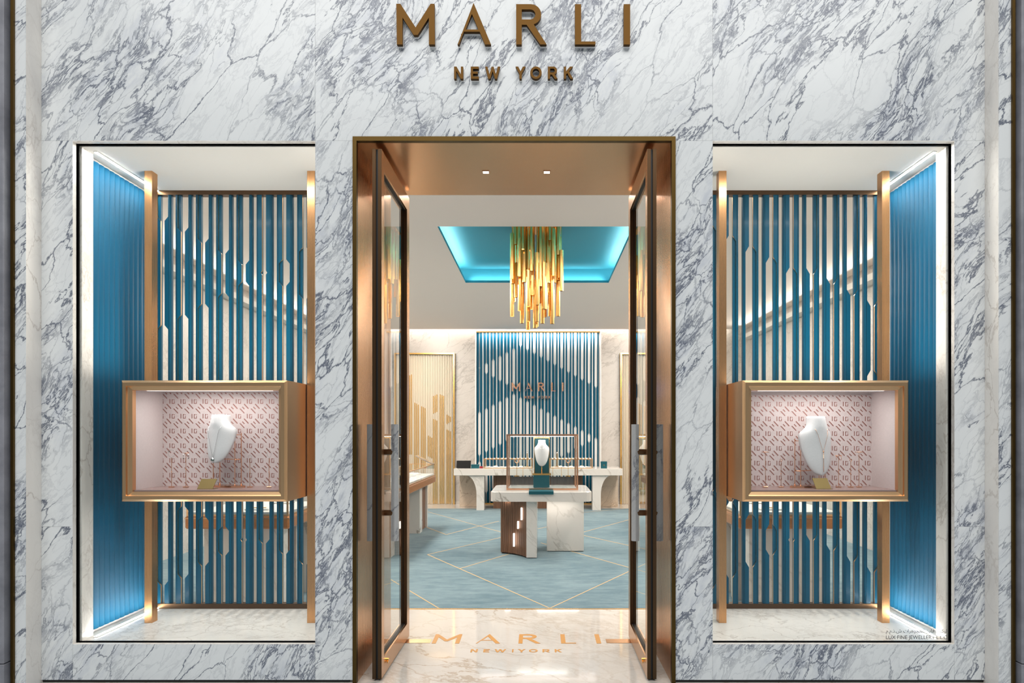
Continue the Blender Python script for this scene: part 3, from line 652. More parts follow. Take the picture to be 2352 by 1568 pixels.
# left vitrine
zf = BL[2]; d = 4.32; y = d-CAMD
W1, H1b = .116, (1062-952)*d/F; down = pz(1062, d)-zf; x1 = px(506, d)
b1 = bust('necklace_bust', 'white velvet necklace bust turned towards the fluted wall in the left vitrine', (x1, y, pz(1062, d)), math.radians(-20), W1, H1b, 'vitrine busts')
bust_stand(b1, W1, H1b, down)
necklace('fine silver necklace with a dark green stone drop on the left bust', (x1, y, pz(1062, d)), math.radians(-20), W1, H1b, .10, .46, 'silver', 'emerald')
yy = .335
def sx_(x): return px(x, CAMD+yy)
o, _ = stand('rod stand carrying a bangle beside the fluted wall in the left vitrine', sx_(394), yy, zf, .192, 'bangle', -.3)
jewel('bangle', 'clear bangle with a green stone at the far left of the left vitrine', 'bangle', sx_(394), yy, zf, ring_path(.017, .024, -1.9, 4.3, .218, tilt=.006), .0028, 'acrylic', [((-.013, -.006, .232), .004, 'emerald')], 'clear bangles')
o, e = stand('T-shaped rod stand with earrings in the left vitrine', sx_(427), yy, zf, .222, 'earring')
for k, (ex, ez) in enumerate(e):
    tg = thing('earring', (sx_(427)+ex, yy, zf+ez-.035), ('left' if k == 0 else 'right')+' one of two green drop earrings hanging from the T-shaped stand', 'earring', 'green drop earrings', local=True)
    tube('drop', [(0, 0, .034), (0, -.001, .0)], .0013, 'silver', tg, n=5); ball('stone', (0, -.001, 0), .0032, 'emerald', tg); ball('stone', (0, -.001, .018), .0026, 'emerald', tg)
o, _ = stand('short rod stand carrying a ring right of the left bust', sx_(574), yy, zf, .186, 'ring')
jewel('ring', 'clear ring on the short stand right of the left bust', 'ring', sx_(574), yy, zf, ring_path(.009, .010, -1.7, 4.0, .199, tilt=.004), .0024, 'acrylic', [((0, -.002, .21), .0035, 'silver')])
o, _ = stand('tall rod stand carrying a bangle at the right end of the left vitrine', sx_(618), yy, zf, .19, 'bangle', .3)
jewel('bangle', 'clear slim bangle at the right end of the left vitrine', 'bangle', sx_(618), yy, zf, ring_path(.0155, .025, -1.6, 4.6, .218, tilt=-.006), .0024, 'acrylic', None, 'clear bangles')
plaque('bronze price plaque tilted left below the left vitrine bust', px(473, 4.22), .225, zf, .098, .070, .012)
# right vitrine
zf = BR[2]; d = 4.30; y = d-CAMD; x1 = px(1875, d)
H2b = (1090-956)*d/F; W2 = .125
b2 = bust('necklace_bust', 'larger white velvet necklace bust turned towards the right in the right vitrine', (x1, y, pz(1090, d)), math.radians(19), W2, H2b, 'vitrine busts')
bust_stand(b2, W2, H2b, pz(1090, d)-zf)
necklace('rose gold lariat necklace with a long bar drop on the right bust', (x1, y, pz(1090, d)), math.radians(19), W2, H2b, .40, .40, 'rose_gold', 'rose_gold', bar=.13)
for xp, hh, kd, lb in ((1758, .222, 'disc', 'rod stand with a flat clear bracelet top at the left end of the right vitrine'), (1794, .168, 'ring', 'short rod stand with a ring just left of the right vitrine bust'),
        (1926, .205, 'earring', 'T-shaped rod stand with earrings in the right vitrine'), (1954, .168, 'ring', 'short rod stand with a ring between T-stand and bracelet stand'), (1973, .222, 'disc', 'rod stand with a flat clear bracelet top at the right end of the right vitrine')):
    o, e = stand(lb, sx_(xp), yy, zf, hh, kd)
    if kd == 'ring': jewel('ring', 'rose gold ring with clear stone, %s of the right vitrine bust' % ('left' if xp < 1850 else 'right'), 'ring', sx_(xp), yy, zf, ring_path(.007, .008, -1.7, 4.2, hh+.009), .0016, 'rose_gold', [((0, -.001, hh+.019), .0036, 'silver')])
    if kd == 'disc':
        p = [(.0235*math.cos(a), .0235*math.sin(a), hh+.0065) for a in [2*PI*i/22 for i in range(23)]]
        jewel('bracelet', 'thin bracelet lying flat on the clear disc at the %s end of the right vitrine' % ('left' if xp < 1850 else 'right'), 'bracelet', sx_(xp), yy, zf, p, .0016, 'rose_gold', [((-.02, -.01, hh+.008), .0026, 'silver')])
    if e:
        for k, (ex, ez) in enumerate(e):
            tg = thing('earring', (sx_(xp)+ex, yy, zf+ez-.03), ('left' if k == 0 else 'right')+' one of two rose gold chain earrings in the right vitrine', 'earring', 'rose gold earrings', local=True)
            tube('drop', [(0, 0, .03), (.002, -.001, .0)], .0012, 'rose_gold', tg, n=5); ball('stone', (0, 0, .03), .0034, 'rose_gold', tg)
plaque('dark bronze price plaque tilted right below the right vitrine bust', px(1890, 4.22), .225, zf, .094, .075, -.012)

# ------------------------------------------------------------------ the shop interior
RX0, RX1, YB, CZ = -4.4, 4.2, 9.96, 3.614
cwy = .92
box('wall_left', RX0-.1, RX0, cwy, YB+.1, 0, 4.0, 'marble_wall', label='cream veined marble wall along the left of the shop', kind='structure')
box('wall_right', RX1, RX1+.1, cwy, YB+.1, 0, 4.0, 'marble_wall', label='cream veined marble wall along the right of the shop', kind='structure')
box('wall_back', RX0-.1, RX1+.1, YB, YB+.1, 0, 4.0, 'marble_wall', label='cream veined marble back wall behind the slat panel', kind='structure')
boxes('wall_inner', [(RX0, -2.885, cwy-.05, cwy, 0, 4.0), (2.575, RX1, cwy-.05, cwy, 0, 4.0), (-2.885, 2.575, cwy-.015, cwy, 3.30, 4.0)], 'white_paint', label='white inside face of the shopfront wall', kind='structure')
K0, K1, KY0, KY1, KH = px(1005, 6.88), px(1457, 6.88), 2.88, 5.46, .215
cy1 = 9.74
ce = thing('ceiling', (0, 5, CZ), 'smooth pale ceiling with a recessed teal coffer', kind='structure')
boxes('ceiling_board', [(RX0, K0, cwy, cy1, CZ, CZ+.025), (K1, RX1, cwy, cy1, CZ, CZ+.025), (K0, K1, cwy, KY0, CZ, CZ+.025), (K0, K1, KY1, cy1, CZ, CZ+.025)], 'ceiling_paint', ce)
e = .09
boxes('coffer', [(K0-e, K1+e, KY0-e, KY1+e, CZ+KH, CZ+KH+.03), (K0-e-.03, K0-e, KY0-e, KY1+e, CZ+.025, CZ+KH), (K1+e, K1+e+.03, KY0-e, KY1+e, CZ+.025, CZ+KH), (K0-e, K1+e, KY0-e-.03, KY0-e, CZ+.025, CZ+KH), (K0-e, K1+e, KY1+e, KY1+e+.03, CZ+.025, CZ+KH)], 'coffer_teal', ce)
boxes('coffer_lip', [(K0, K0+.004, KY0, KY1, CZ-.002, CZ+.03), (K1-.004, K1, KY0, KY1, CZ-.002, CZ+.03), (K0, K1, KY1-.004, KY1, CZ-.002, CZ+.03)], 'coffer_teal', ce)
boxes('cove_light', [(K0-.06, K0-.03, KY0, KY1, CZ+.026, CZ+.032), (K1+.03, K1+.06, KY0, KY1, CZ+.026, CZ+.032), (K0, K1, KY0-.06, KY0-.03, CZ+.026, CZ+.032)], 'led_warm', ce)
area('coffer_cove_left', (K0-.045, 4.17, CZ+.04), (PI, math.radians(-35), 0), .04, 2.5, 10, NEU)
area('coffer_cove_far', ((K0+K1)/2, KY1+.03, CZ+.04), (PI+math.radians(-25), 0, 0), 1.9, .04, 4, NEU)
area('coffer_cove_right', (K1+.045, 4.17, CZ+.04), (PI, math.radians(35), 0), .04, 2.5, 10, NEU)
boxes('cove_box', [(RX0, RX1, cy1-.2, YB, CZ+.20, CZ+.22), (RX0, RX1, cy1-.22, cy1-.2, CZ+.025, CZ+.2)], 'white_paint', ce)
box('cove_light', RX0+.1, RX1-.1, cy1-.08, cy1-.05, CZ+.026, CZ+.032, 'led_warm', ce)
area('back_cove_light', (-.05, cy1-.02, CZ+.06), (math.radians(60), 0, 0), 8, .04, 20, WARM)
for n_, s_, xw_ in ((3, -1, RX0), (4, 1, RX1)):
    a, b = sorted((xw_, xw_-s_*.16)); sd_ = 'left' if s_ < 0 else 'right'
    box('trim_%d' % n_, a, b, 1.0, cy1-.3, 3.36, 3.44, 'white_paint', label='white cornice with concealed light high on the %s wall' % sd_, kind='structure')  # ledge added only to house the fill light below the ceiling
    area('cornice_light_'+sd_, (xw_-s_*.13, 5.2, 3.45), (PI, math.radians(-s_*62), 0), .04, 8.0, 28, WARM, 110)  # invented uplight, added to brighten the shop ceiling
# back slat panel
DB = 13.86; bp = thing('feature_screen', (-.045, 9.9, .0), 'blue and white notched slat panel on the back wall behind the counter', 'wall panel')
bz0, bz1 = .03, pz(763, DB); bx0, bx1 = px(1093.5, DB), px(1378.5, DB)
box('backing', bx0, bx1, YB-.025, YB-.002, bz0, bz1, 'white_display', bp)
f_ = .022
for q in ((bx0, bx1, YB-.09, YB-.002, bz1, bz1+f_), (bx0-f_, bx0, YB-.09, YB-.002, bz0, bz1+f_), (bx1, bx1+f_, YB-.09, YB-.002, bz0, bz1+f_), (bx0, bx1, YB-.09, YB-.002, bz0-.03, bz0)): box('panel_frame', *q, 'gold' if q[0] == bx0 else 'white_display', bp)  # side bars white: the backlit glow of the edges is put into the colour
area('panel_light', ((bx0+bx1)/2, YB-.14, bz1-.01), (math.radians(14), 0, 0), 2.4, .05, 18, NEU)
def bt(y): return pz(740+y/4.612, DB)
def b2(y): return pz(740+y/2.94, DB)
up = []
for i in range(18):
    lowS = bt(955-39.5*i) if i <= 4 else bt(760+2+(i-5)*38.5)
    if i == 0: tr = [T, (bt(480), 'd')]
    elif i <= 5: tr = [T, (bt(435-39*(i-1)), W_), (bt(535+39*(i-1)), T)]
    else: tr = [W_, (bt(245+39.6*(i-6)), T)]
    tr.append((lowS, W_))
    if i <= 5: tr += [(b2(895-24*i), T), (b2(945+24*i), W_), (b2(1165-20*i) if i else b2(1165), T)]
    elif i >= 12: tr += [(b2(780+25*(17-i)), T)]
    tr = [tr[0]]+sorted(tr[1:], key=lambda q: -q[0])
    c = px(930+(787+72.9*i)/4.612, DB)
    for sd in (-1, 1): slat(bp, board_outline(c, sd, .1427, bz0, bz1, tr, .019, .056, .026, .045), c, sd, .1427, .026, YB-.046, .018, .030)
ws = thing('wall_sign', (-.05, 9.88, pz(915, DB)), 'copper letters glowing on the blue slat panel at the back', 'sign')
u = .00 ; hx = px(930+1130/4.612, 13.8); hz = pz(740+728/4.612, 13.8); hh = 93/4.612*13.8/F
ux = px(930+1265/4.612, 13.8); uz = pz(740+805/4.612, 13.8); uh = 25/4.612*13.8/F*1.08
ksc = (1680-1130)/93/5.757
lettering(ws, hh, lambda a, b, k: (hx+a*ksc, 9.865-k, hz+b), lambda a, b, k: (ux+a*(280/27/9.82), 9.865-k, uz+b), .03, 'rose_gold', uh)
area('sign_halo', (-.05, 9.875, pz(893, DB)), (math.radians(-90), 0, 0), 1.2, .25, 1.2, (.25, .45, 1))
# gold fluted doors in the back wall
def gold_door(n, x0, x1, label, segs):
    d_ = thing('door_%d' % n, ((x0+x1)/2, YB-.03, 0), label, kind='structure')
    zt = pz(810, DB)
    boxes('door_frame', [(x0, x0+.028, YB-.10, YB-.001, 0, zt), (x1-.028, x1, YB-.10, YB-.001, 0, zt), (x0+.028, x1-.028, YB-.10, YB-.001, zt-.028, zt)], 'gold', d_)
    box('door_panel', x0+.028, x1-.028, YB-.02, YB-.002, 0, zt-.028, 'cream_rib', d_)
    p = .0352; N = int((x1-x0-.06)/p)
    V, Fc = merge([boxvf(x1-.04-(k+.5)*p-.009, x1-.04-(k+.5)*p+.009, YB-.045, YB-.02, .01, zt-.03) for k in range(N)])
    o = add('ribs', V, Fc, 'cream_rib', d_); o['kind'] = 'stuff'
    for k, z0, z1 in segs:
        if k < N: xx = x1-.04-(k+.5)*p; box('gold_rib', xx-.0085, xx+.0085, YB-.052, YB-.0205, max(.012, z0), z1, 'gold', d_)
def seg(x, y0, y1=None): return (int(round((518-x)/17.2)), bt(y1) if y1 else .012, bt(y0))
SG = [seg(83, 560, 1400), seg(100, 550, 1400), seg(133, 850), seg(151, 860), seg(167, 872), seg(201, 888), seg(218, 898), seg(235, 908), seg(269, 1200, 1420), seg(286, 1212, 1430), seg(304, 1222, 1440), seg(337, 780, 965), seg(354, 772, 958), seg(371, 762, 948), seg(337, 1022), seg(354, 1030), seg(371, 1040), seg(404, 762), seg(421, 770), seg(438, 778), seg(471, 978, 1075), seg(488, 988, 1065), seg(505, 998, 1055), seg(471, 1135), seg(488, 1145), seg(505, 1155)]
gold_door(3, px(1044, DB)-1.25, px(1044, DB), 'cream fluted door with gold ribs left of the blue slat panel', SG)
gold_door(4, px(1425, DB), px(1425, DB)+1.2, 'cream fluted door with gold ribs right of the blue slat panel', SG)
box('baseboard_back', px(1044, DB), px(1425, DB), YB-.02, YB-.003, .0, .06, 'marble_floor', label='low marble skirting at the foot of the back wall', kind='structure')

# ------------------------------------------------------------------ chandelier
chx, chy = px(1232, 7.55), 3.55
ch = thing('chandelier', (chx, chy, 2.65), 'large chandelier of clustered gold hexagonal tubes hanging from the teal coffer', 'chandelier')
box('ceiling_plate', chx-.28, chx+.28, chy-.28, chy+.28, CZ+KH-.02, CZ+KH, 'chandelier_gold', ch)
rnd = random.Random(11)
tubes = []
for i in range(7):
    for j in range(5):
        x = chx-.262+i*.087+rnd.uniform(-.018, .018); y_ = chy-.25+j*.122+rnd.uniform(-.02, .02)
        e_ = max(abs(i-3)/3, abs(j-2)/2)
        zb = (2.54, 2.60, 2.68, 2.84, 3.0, 3.17)[min(5, int(e_*3.2+rnd.uniform(0, 2.4)))]+rnd.uniform(-.03, .05)
        L = rnd.uniform(.36, .62); tubes.append((x, y_, zb, min(zb+L, 3.79)))
        z2 = zb+rnd.uniform(.22, .5); tubes.append((x+rnd.uniform(.03, .05)*(1 if i < 4 else -1), y_+.055, z2, 3.80))
for x, y_, za, zb in tubes:
    r0, r1 = .0228, .0195
    V, Fc = [], []
    for r, z in ((r0, za), (r0, zb), (r1, zb), (r1, za)): V += [(x+r*math.cos(PI*k/3), y_+r*math.sin(PI*k/3), z) for k in range(6)]
    for a in range(4): Fc += [(a*6+k, a*6+(k+1) % 6, ((a+1) % 4)*6+(k+1) % 6, ((a+1) % 4)*6+k) for k in range(6)]
    tb = add('tube', V, Fc, 'chandelier_gold', ch)
    if zb < 3.78: cyl('suspension_rod', (x, y_, zb-.05), (x, y_, CZ+KH-.01), .004, 'chandelier_gold', tb, n=5)
    if rnd.random() < .3: cyl('lamp', (x, y_, za+.012), (x, y_, za+.03), r1*.95, 'bulb', tb, n=6)

# ------------------------------------------------------------------ centre table
def rrect(x0, x1, y0, y1, r, n=5):
    P = []
    for cx, cy, a in ((x1-r, y0+r, -90), (x1-r, y1-r, 0), (x0+r, y1-r, 90), (x0+r, y0+r, 180)): P += arc(cx, cy, r, r, a, a+90, n)
    return P
tbx0, tbx1 = px(1126, 7.88), px(1360, 7.88)
tb = thing('display_table', (.01, 4.3, 0), 'marble-topped centre display table on a walnut fluted and a marble base', 'table')
ZT0, ZT1 = .680, .797
P = rrect(tbx0, tbx1, 3.88, 4.90, .09)
V, Fc = prismvf(P, 'z', ZT0, ZT1-.008); V2 = [(tbx0+(x-tbx0), y, z) for x, y, z in V]
Pi = rrect(tbx0+.008, tbx1-.008, 3.888, 4.892, .085); n = len(P)
V = [(x, y, ZT0) for x, y in P]+[(x, y, ZT1-.008) for x, y in P]+[(x, y, ZT1) for x, y in Pi]
Fc = [tuple(range(n)), tuple(range(2*n, 3*n))]+[(a*n+i, a*n+(i+1) % n, a*n+n+(i+1) % n, a*n+n+i) for a in (0, 1) for i in range(n)]
add('table_top', V, Fc, 'marble_table', tb)
cpts = [(-.489, 4.26), (-.40, 4.215), (-.30, 4.14), (-.22, 4.04), (-.166, 3.95)]
def curve(t):
    f = t*(len(cpts)-1); i = min(int(f), len(cpts)-2); f -= i; return Vector((cpts[i][0]+(cpts[i+1][0]-cpts[i][0])*f, cpts[i][1]+(cpts[i+1][1]-cpts[i][1])*f))
fl_pts = []
for k in range(60):
    a = curve(k/59); dd = (curve(min(1, k/59+.01))-curve(max(0, k/59-.01))).normalized(); nn = Vector((dd.y, -dd.x))
    a = a+nn*(.007 if (k % 4) in (1, 2) else 0); fl_pts.append((a.x, a.y))
prism('walnut_base', fl_pts+[(-.166, 4.6), (-.489, 4.6)], 'z', .02, ZT0, 'walnut', tb)
lb = prism('marble_end', [(-.1655, 3.93), (-.04, 3.93), (-.032, 4.6), (-.1655, 4.6)], 'z', .012, ZT0, 'marble_table', tb)
for (xx, yv, z0_, z1_) in ((1198, 4.02, 1165, 1192), (1190, 4.06, 1197, 1213), (1180.5, 4.10, 1226, 1255)):
    X_ = px(xx, 4+yv); 
    box('light_slot', X_-.010, X_+.010, yv-.035, yv+.03, pz(z1_, 8.06), pz(z0_, 8.06), 'led_soft', tb)
box('marble_base', px(1256, 8.38), px(1341, 8.38), 4.38, 4.78, .012, ZT0, 'marble_table', tb)
boxes('plinth', [(-.47, -.05, 4.3, 4.58, 0.002, .02), (px(1256, 8.38)+.01, px(1341, 8.38)-.01, 4.40, 4.76, 0.002, .012)], 'gasket', tb)
area('table_underlight', (.02, 4.2, ZT0-.01), (0, 0, 0), .9, .05, 3, WARM)
# glass case on the table
def frame_bars(x0, x1, y0, y1, z0, z1, w_):
    B = []
    for a in ((x0, x0+w_), (x1-w_, x1)):
        for b in ((y0, y0+w_), (y1-w_, y1)): B.append((*a, *b, z0, z1))
    for z in ((z0, z0+w_), (z1-w_, z1)):
        for b in ((y0, y0+w_), (y1-w_, y1)): B.append((x0+w_, x1-w_, *b, *z))
        for a in ((x0, x0+w_), (x1-w_, x1)): B.append((*a, y0+w_, y1-w_, *z))
    return B
def glass_case(label, x0, x1, y0, y1, z0, z1, w_, mat='brass', group=None, parts=True, bed='white_display'):
    o = thing('glass_case', ((x0+x1)/2, (y0+y1)/2, z0), label, 'display case', group)
    for b in frame_bars(x0, x1, y0, y1, z0, z1, w_): box('frame_bar', *b, mat, o)
    i = w_*.4
    for b in ((x0+w_, x1-w_, y0+i, y0+i+.004, z0+w_, z1-w_), (x0+w_, x1-w_, y1-i-.004, y1-i, z0+w_, z1-w_), (x0+i, x0+i+.004, y0+w_, y1-w_, z0+w_, z1-w_), (x1-i-.004, x1-i, y0+w_, y1-w_, z0+w_, z1-w_), (x0+w_, x1-w_, y0+w_, y1-w_, z1-i-.004, z1-i)): box('pane', *b, 'glass', o)
    if bed: box('bed', x0+w_, x1-w_, y0+w_, y1-w_, z0+.002, z0+w_*.9, bed, o)
    return o
cx0, cx1 = px(1163, 8.12), px(1328, 8.12); cz0, cz1 = ZT1, pz(997, 8.12)
gc = glass_case('large brass framed glass case on the centre table', cx0, cx1, 4.12, 4.60, cz0, cz1, .020, 'rose_gold', bed='marble_table')
box('led_strip', cx0+.05, cx1-.05, 4.20, 4.212, cz1-.028, cz1-.024, 'led_warm', gc)
area('case_light', ((cx0+cx1)/2, 4.17, cz1-.035), (math.radians(8), 0, 0), .6, .04, 1.6, NEU)
dc = 8.3; yb_ = .36
tx0, tx1 = px(1226.5, dc), px(1262.5, dc); tz0, tz1 = pz(1086, dc), pz(1004, dc)
tf = thing('teal_backdrop', ((tx0+tx1)/2, 4.36, cz0+.024), 'teal leather backdrop in a slim brass frame inside the centre case', 'backdrop')
box('panel', tx0+.008, tx1-.008, 4.36, 4.368, tz0, tz1-.012, 'teal_leather', tf)
boxes('brass_frame', [(tx0, tx0+.008, 4.355, 4.373, cz0+.024, tz1), (tx1-.008, tx1, 4.355, 4.373, cz0+.024, tz1), (tx0+.008, tx1-.008, 4.355, 4.373, tz1-.012, tz1)], 'gold', tf)
box('teal_block', px(1225, 8.2), px(1262, 8.2), 4.19, 4.34, cz0+.0245, pz(1091, 8.2), 'teal_leather', label='teal leather block standing in front of the backdrop in the centre case', cat='display block', c=.004)
box('shelf_plate', px(1223, 8.2), px(1266, 8.2), 4.19, 4.35, pz(1091, 8.2)+.001, pz(1087, 8.2), 'gold', label='small gold shelf plate on top of the teal block', cat='shelf plate')
b3 = bust('necklace_bust', 'glowing white necklace bust in the brass case on the centre table', (px(1244.5, 8.24), 4.245, pz(1070, 8.24)), 0, .092, 60*8.24/F, None)
tube('holder_rod', [(0, .035, -.0878), (0, .035, .1)], .004, 'gold', b3)
nb = thing('brooch_necklace', (px(1244.5, 8.2), 4.19, pz(1031, 8.2)), 'short silver necklace at the throat of the centre table bust', 'necklace', local=True)
tube('chain', [(-.022, -.006, .014), (-.012, -.012, .004), (0, -.014, 0), (.012, -.012, .006), (.022, -.006, .014)], .003, 'silver', nb)
for s in (-1, 1):
    wh = 'left' if s < 0 else 'right'
    xc = (cx0+cx1)/2
    rs = thing('acrylic_riser', (xc+s*.24, 4.36, cz0+.025), 'clear acrylic riser on the %s side of the centre case' % wh, 'riser', 'acrylic risers')
    a, b = sorted((xc+s*.11, xc+s*.39)); box('box_face', a, b, 4.24, 4.244, cz0+.025, cz0+.155, 'acrylic', rs); box('box_top', a, b, 4.244, 4.44, cz0+.151, cz0+.155, 'acrylic', rs); box('box_back', a, b, 4.436, 4.44, cz0+.025, cz0+.151, 'acrylic', rs)
    tube('wire_step', [(xc+s*.24, 4.33, cz0+.156), (xc+s*.24, 4.33, cz0+.27), (xc+s*.13, 4.33, cz0+.27), (xc+s*.13, 4.33, cz0+.157)], .003, 'gold', rs)
    sx2 = px(1187 if s < 0 else 1305, 8.3)
    st_ = thing('bangle_stand', (sx2, 4.30, cz0+.156), 'small gold bangle stand on the %s riser in the centre case' % wh, 'stand', 'centre case stands', local=True)
    cyl('base', (0, 0, 0), (0, 0, .008), .028, 'gold', st_, n=18); cyl('rod', (0, 0, .008), (0, 0, .165), .003, 'gold', st_)
    jewel('bangle', 'gold bangle shown upright on the %s stand in the centre case' % wh, 'bangle', sx2, 4.30, cz0+.156, ring_path(.024, .026, 0, 2*PI, .192), .006, 'rose_gold', None, 'centre case bangles')
    sx3 = px(1211 if s < 0 else 1279.5, 8.33)
    st_ = thing('tall_stand', (sx3, 4.33, cz0+.274), 'slender gold stand with a drop jewel %s of the teal backdrop' % wh, 'stand', 'tall centre case stands', local=True)
    cyl('base', (0, 0, 0), (0, 0, .006), .022, 'gold', st_, n=18); cyl('rod', (0, 0, .006), (0, 0, .185), .005, 'gold', st_); ball('jewel', (0, -.006, .17), .008, 'silver', st_)
cr = thing('card_tray', (px(1243, 7.9), 3.95, ZT1), 'dark teal leather card tray on the front edge of the centre table', 'tray')
box('tray_base', px(1215, 7.95), px(1271, 7.95), 3.885, 4.09, ZT1+.0005, ZT1+.006, 'teal_leather', cr); box('tray_lip', px(1215, 7.95), px(1271, 7.95), 3.862, 3.876, ZT1-.03, ZT1+.006, 'teal_leather', cr)
box('tray_fold', px(1215, 7.95), px(1271, 7.95), 3.876, 3.885, ZT1+.0005, ZT1+.006, 'teal_leather', cr)

# ------------------------------------------------------------------ back counter
dk = 12.76; kz0, kz1 = pz(1091.7, dk), pz(1076, dk); kx0, kx1 = px(1042, dk), px(1430, dk)
bc = thing('back_counter', (-.05, 9.1, 0), 'long marble service counter with arched legs in front of the slat panel', 'counter')
box('counter_top', kx0, kx1, 8.76, 9.55, kz0, kz1, 'marble_table', bc, c=.004)
for s in (-1, 1):
    mid = (px(1236, dk)); L1 = px(1094, dk) if s < 0 else px(1380.5, dk); L2 = px(1111.5, dk) if s < 0 else px(1361, dk)
    ex = (L1+s*.20)
    pts = [(L2, .004), (L2, kz0), (ex, kz0)]+[(L1+s*.20*(1-math.sin(a)), .30+(kz0-.30)*math.cos(a)) for a in [PI/2*i/8 for i in range(1, 9)]]+[(L1, .004)]
    prism('arched_leg', pts, 'y', 8.80, 9.05, 'marble_table', bc)
    a, b = sorted((L1+s*.40, L1-s*.02)); box('side_panel', a, b, 9.42, 9.47, .004, kz0, 'marble_warm', bc)
V, Fc = [], []
P = []
X0, X1 = px(1134, 13.2), px(1338, 13.2); N = 44
for k in range(N+1):
    x = X0+(X1-X0)*k/N; P.append((x, 9.10+(.010 if k % 2 else 0)))
prism('fluted_front', P+[(X1, 9.4), (X0, 9.4)], 'z', .004, kz0, 'walnut', bc)
def rowcase(label, x0, x1, seed):
    o = glass_case(label, x0, x1, 8.84, 9.2, kz1, pz(1053, 12.9), .018, group='counter glass cases')
    r = random.Random(seed); z = kz1+.018
    V, Fc = merge([ballvf((x0+.05+(x1-x0-.1)*k/11, 8.875, pz(1053, 12.9)+.006), .010, 8) for k in range(12)])
    add('spot_row', V, Fc, 'bulb', o)
    for k in range(7):
        x = x0+.10+(x1-x0-.2)*k/6
        j = thing('jewellery_tray', (x, 9.0+r.uniform(-.05, .05), z), 'white tray with gold jewel, %s from left in the %s back counter case' % (('first', 'second', 'third', 'fourth', 'fifth', 'sixth', 'seventh')[k], 'left' if seed < 5 else 'right'), 'tray', 'trays in the counter cases', local=True)
        box('pad', -.035, .035, -.04, .04, 0, .010+.012*(k % 2), 'white_display', j); tube('jewel', [(.014*math.cos(a), .014*math.sin(a), .014+.012*(k % 2)) for a in [2*PI*i/10 for i in range(11)]], .003, 'gold', j)
    area('counter_case_light_%d' % seed, ((x0+x1)/2, 8.9, pz(1053, 12.9)-.022), (math.radians(15), 0, 0), x1-x0-.1, .03, 4.0, WARM)
rowcase('low brass framed glass case on the left half of the back counter', px(1111, 12.9), px(1223, 12.9), 3)
rowcase('low brass framed glass case on the right half of the back counter', px(1263, 12.9), px(1361, 12.9), 7)
tl = thing('tablet_screen', (px(1064, 12.9), 8.95, kz1), 'black tablet screen standing on the left end of the back counter', 'tablet')
x0, x1 = px(1048, 12.9), px(1081, 12.9)
prism('screen', [(8.90, kz1+.004), (8.912, kz1+.004), (8.982, kz1+.145), (8.970, kz1+.145)], 'x', x0, x1, 'black_plastic', tl); box('foot', x0+.02, x1, 8.88, 9.04, kz1, kz1+.005, 'black_plastic', tl)
def giftbox(name, label, x0, x1, y0, y1, h, mat, mark=False, lidh=.35):
    o = thing(name, ((x0+x1)/2, (y0+y1)/2, kz1), label, 'gift box')
    box('box_base', x0+.002, x1-.002, y0+.002, y1-.002, kz1, kz1+h*(1-lidh), mat, o); box('lid', x0, x1, y0, y1, kz1+h*(1-lidh), kz1+h, mat, o, c=.003)
    if mark: loops_mesh('mark', [[(a*.022, b*.022) for a, b in BIG['M'][0]]], .001, lambda a, b, k: ((x0+x1)/2-.0105+a, y0-.001-k, kz1+h*.38+b), 'gold', o)
giftbox('gift_box', 'flat teal gift box beside the black tablet on the back counter', px(1082, 12.85), px(1100, 12.85), 8.84, 8.98, .075, 'teal_leather')
giftbox('gift_box', 'small red box next to the teal box on the back counter', px(1101.5, 12.85), px(1109, 12.85), 8.84, 8.90, .04, 'red_box')
giftbox('gift_box', 'upright teal gift box with gold initial at the right end of the back counter', px(1380, 12.85), px(1394.5, 12.85), 8.84, 8.90, .135, 'teal_leather', True, .3)

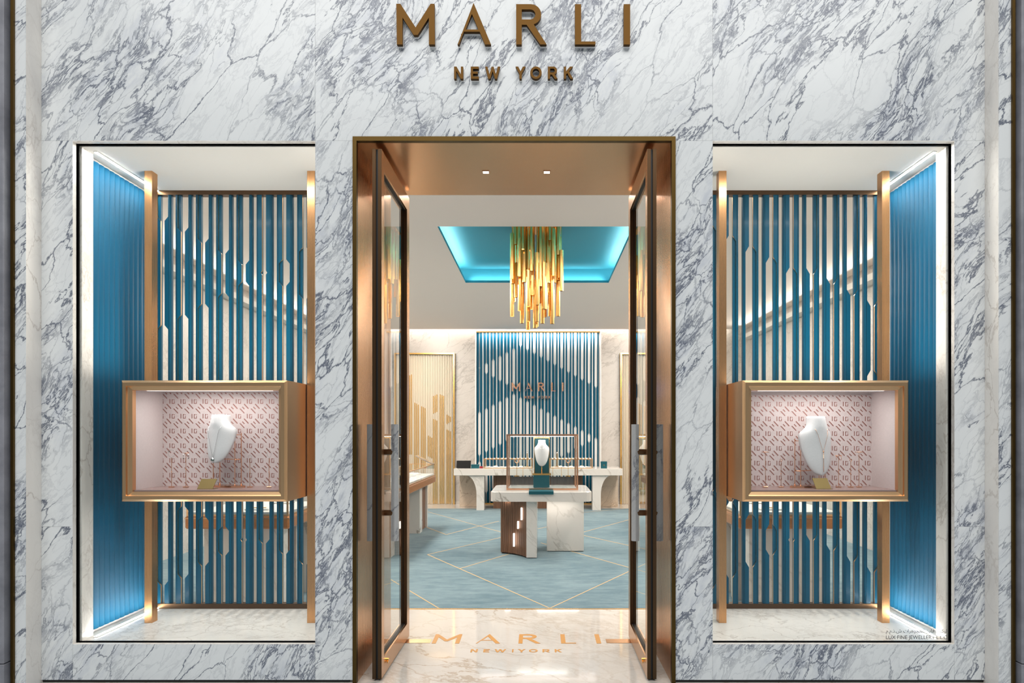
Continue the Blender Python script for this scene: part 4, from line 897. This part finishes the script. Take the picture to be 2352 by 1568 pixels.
# ------------------------------------------------------------------ side counters
def side_counter(label, s, xf, depth, y0, y1, group, lab2, ncase):
    """long display counter facing the middle: amber body, glass top, marble and walnut legs; xf = face towards the middle"""
    xb = xf+s*depth; a, b = sorted((xf, xb)); z0, z1, z2 = .71, .815, 1.0
    o = thing('counter_display_case', ((xf+xb)/2, (y0+y1)/2, 0), label, 'counter', group)
    box('body', a, b, y0, y1, z0, z1, 'amber_wood', o, c=.012)
    box('body_line', a-.002, b+.002, y0-.002, y1+.002, z1-.022, z1-.016, 'brass', o)
    for q in frame_bars(a+.01, b-.01, y0+.01, y1-.01, z1, z2, .012): box('frame_bar', *q, 'brass', o)
    box('bed', a+.03, b-.03, y0+.03, y1-.03, z1, z1+.03, 'white_display', o)
    for q in ((a+.022, b-.022, y0+.014, y0+.018, z1+.012, z2-.012), (a+.022, b-.022, y1-.018, y1-.014, z1+.012, z2-.012), (a+.014, a+.018, y0+.022, y1-.022, z1+.012, z2-.012), (b-.018, b-.014, y0+.022, y1-.022, z1+.012, z2-.012), (a+.022, b-.022, y0+.022, y1-.022, z2-.008, z2-.004)): box('pane', *q, 'glass', o)
    lx0, lx1 = sorted((xf+s*.12, xb-s*.10)); L = y1-y0
    for q0, q1 in ((y0+.12, y0+.12+min(.45, L*.2)), (y1-.75 if L > 2 else y1-.4, y1-.54 if L > 2 else y1-.25)): box('marble_leg', lx0, lx1, q0, q1, .004, z0, 'marble_table', o)
    box('walnut_leg', lx0+.05, lx1-.03, y1-.53 if L > 2 else y0+L*.45, y1-.10 if L > 2 else y0+L*.6, .004, z0, 'walnut', o); box('marble_leg', lx0, lx1, y1-.10, y1-.04, .004, z0, 'marble_table', o)
    r = random.Random(int(abs(xf)*100)+int(y0*10))
    for k in range(ncase):
        y_ = y1-.2-(L-.4)*k/max(1, ncase-1)
        j = thing('jewellery_pad', ((xf+xb)/2-s*.1, y_, z1+.03), lab2 % ('first', 'second', 'third', 'fourth', 'fifth', 'sixth', 'seventh')[k], 'pad', 'jewellery pads in counters', local=True)
        box('cushion', -.10, .10, -.06, .06, 0, .014, 'white_display', j, c=.004); box('jewel', -.06, .06, -.008, .008, .0145, .02, 'gold' if k % 2 else 'silver', j, c=.002)
    return o
side_counter('long amber display counter with glass top along the left of the shop', -1, -1.66, .80, 3.60, 6.62, 'side display counters', 'white jewellery pad, %s from the back in the long left counter', 7)
side_counter('long amber display counter with glass top along the right of the shop', 1, 1.60, .80, 3.60, 6.62, 'side display counters', 'white jewellery pad, %s from the back in the long right counter', 7)
side_counter('short amber display counter close behind the left show window screen', -1, -2.05, .85, 1.45, 2.35, 'window side counters', 'white jewellery pad, %s from the back in the short left counter', 2)
side_counter('short amber display counter close behind the right show window screen', 1, 1.62, .85, 1.45, 2.35, 'window side counters', 'white jewellery pad, %s from the back in the short right counter', 2)
mi = thing('tilted_mirror', (-1.75, 6.35, 1.0), 'slim tilted mirror on the far end of the long left counter', 'mirror')
V = [(-1.92, 6.25, 1.13), (-1.92, 6.45, 1.13), (-1.66, 6.25, 1.004), (-1.66, 6.45, 1.004)]
add('mirror_glass', V+[(x+.006, y, z+.012) for x, y, z in V], [(0, 1, 3, 2), (4, 5, 7, 6), (0, 1, 5, 4), (2, 3, 7, 6), (0, 2, 6, 4), (1, 3, 7, 5)], 'silver', mi); box('prop', -1.85, -1.84, 6.33, 6.37, 1.0, 1.10, 'brass', mi)
box('leather_card', -2.13, -2.05, 6.2, 6.22, 1.0, 1.14, 'walnut', label='brown upright card behind the tilted mirror on the left counter', cat='card')
for s, xx in ((-1, -1.98), (1, 1.93)):
    wh = 'left' if s < 0 else 'right'
    glass_case('tall glass case with a bust on the near end of the long %s counter' % wh, xx-.28, xx+.28, 3.7, 4.1, 1.0005, 1.48, .018, group='tall counter cases')
    bust('necklace_bust', 'white necklace bust in the tall case on the long %s counter' % wh, (xx, 3.93, 1.06), 0, .09, .3, 'counter busts')
    cyl('bust_foot', (xx, 3.93, 1.0175), (xx, 3.93, 1.10), .012, 'gold', label='gold foot under the bust on the long %s counter' % wh, cat='stand', group='bust feet')
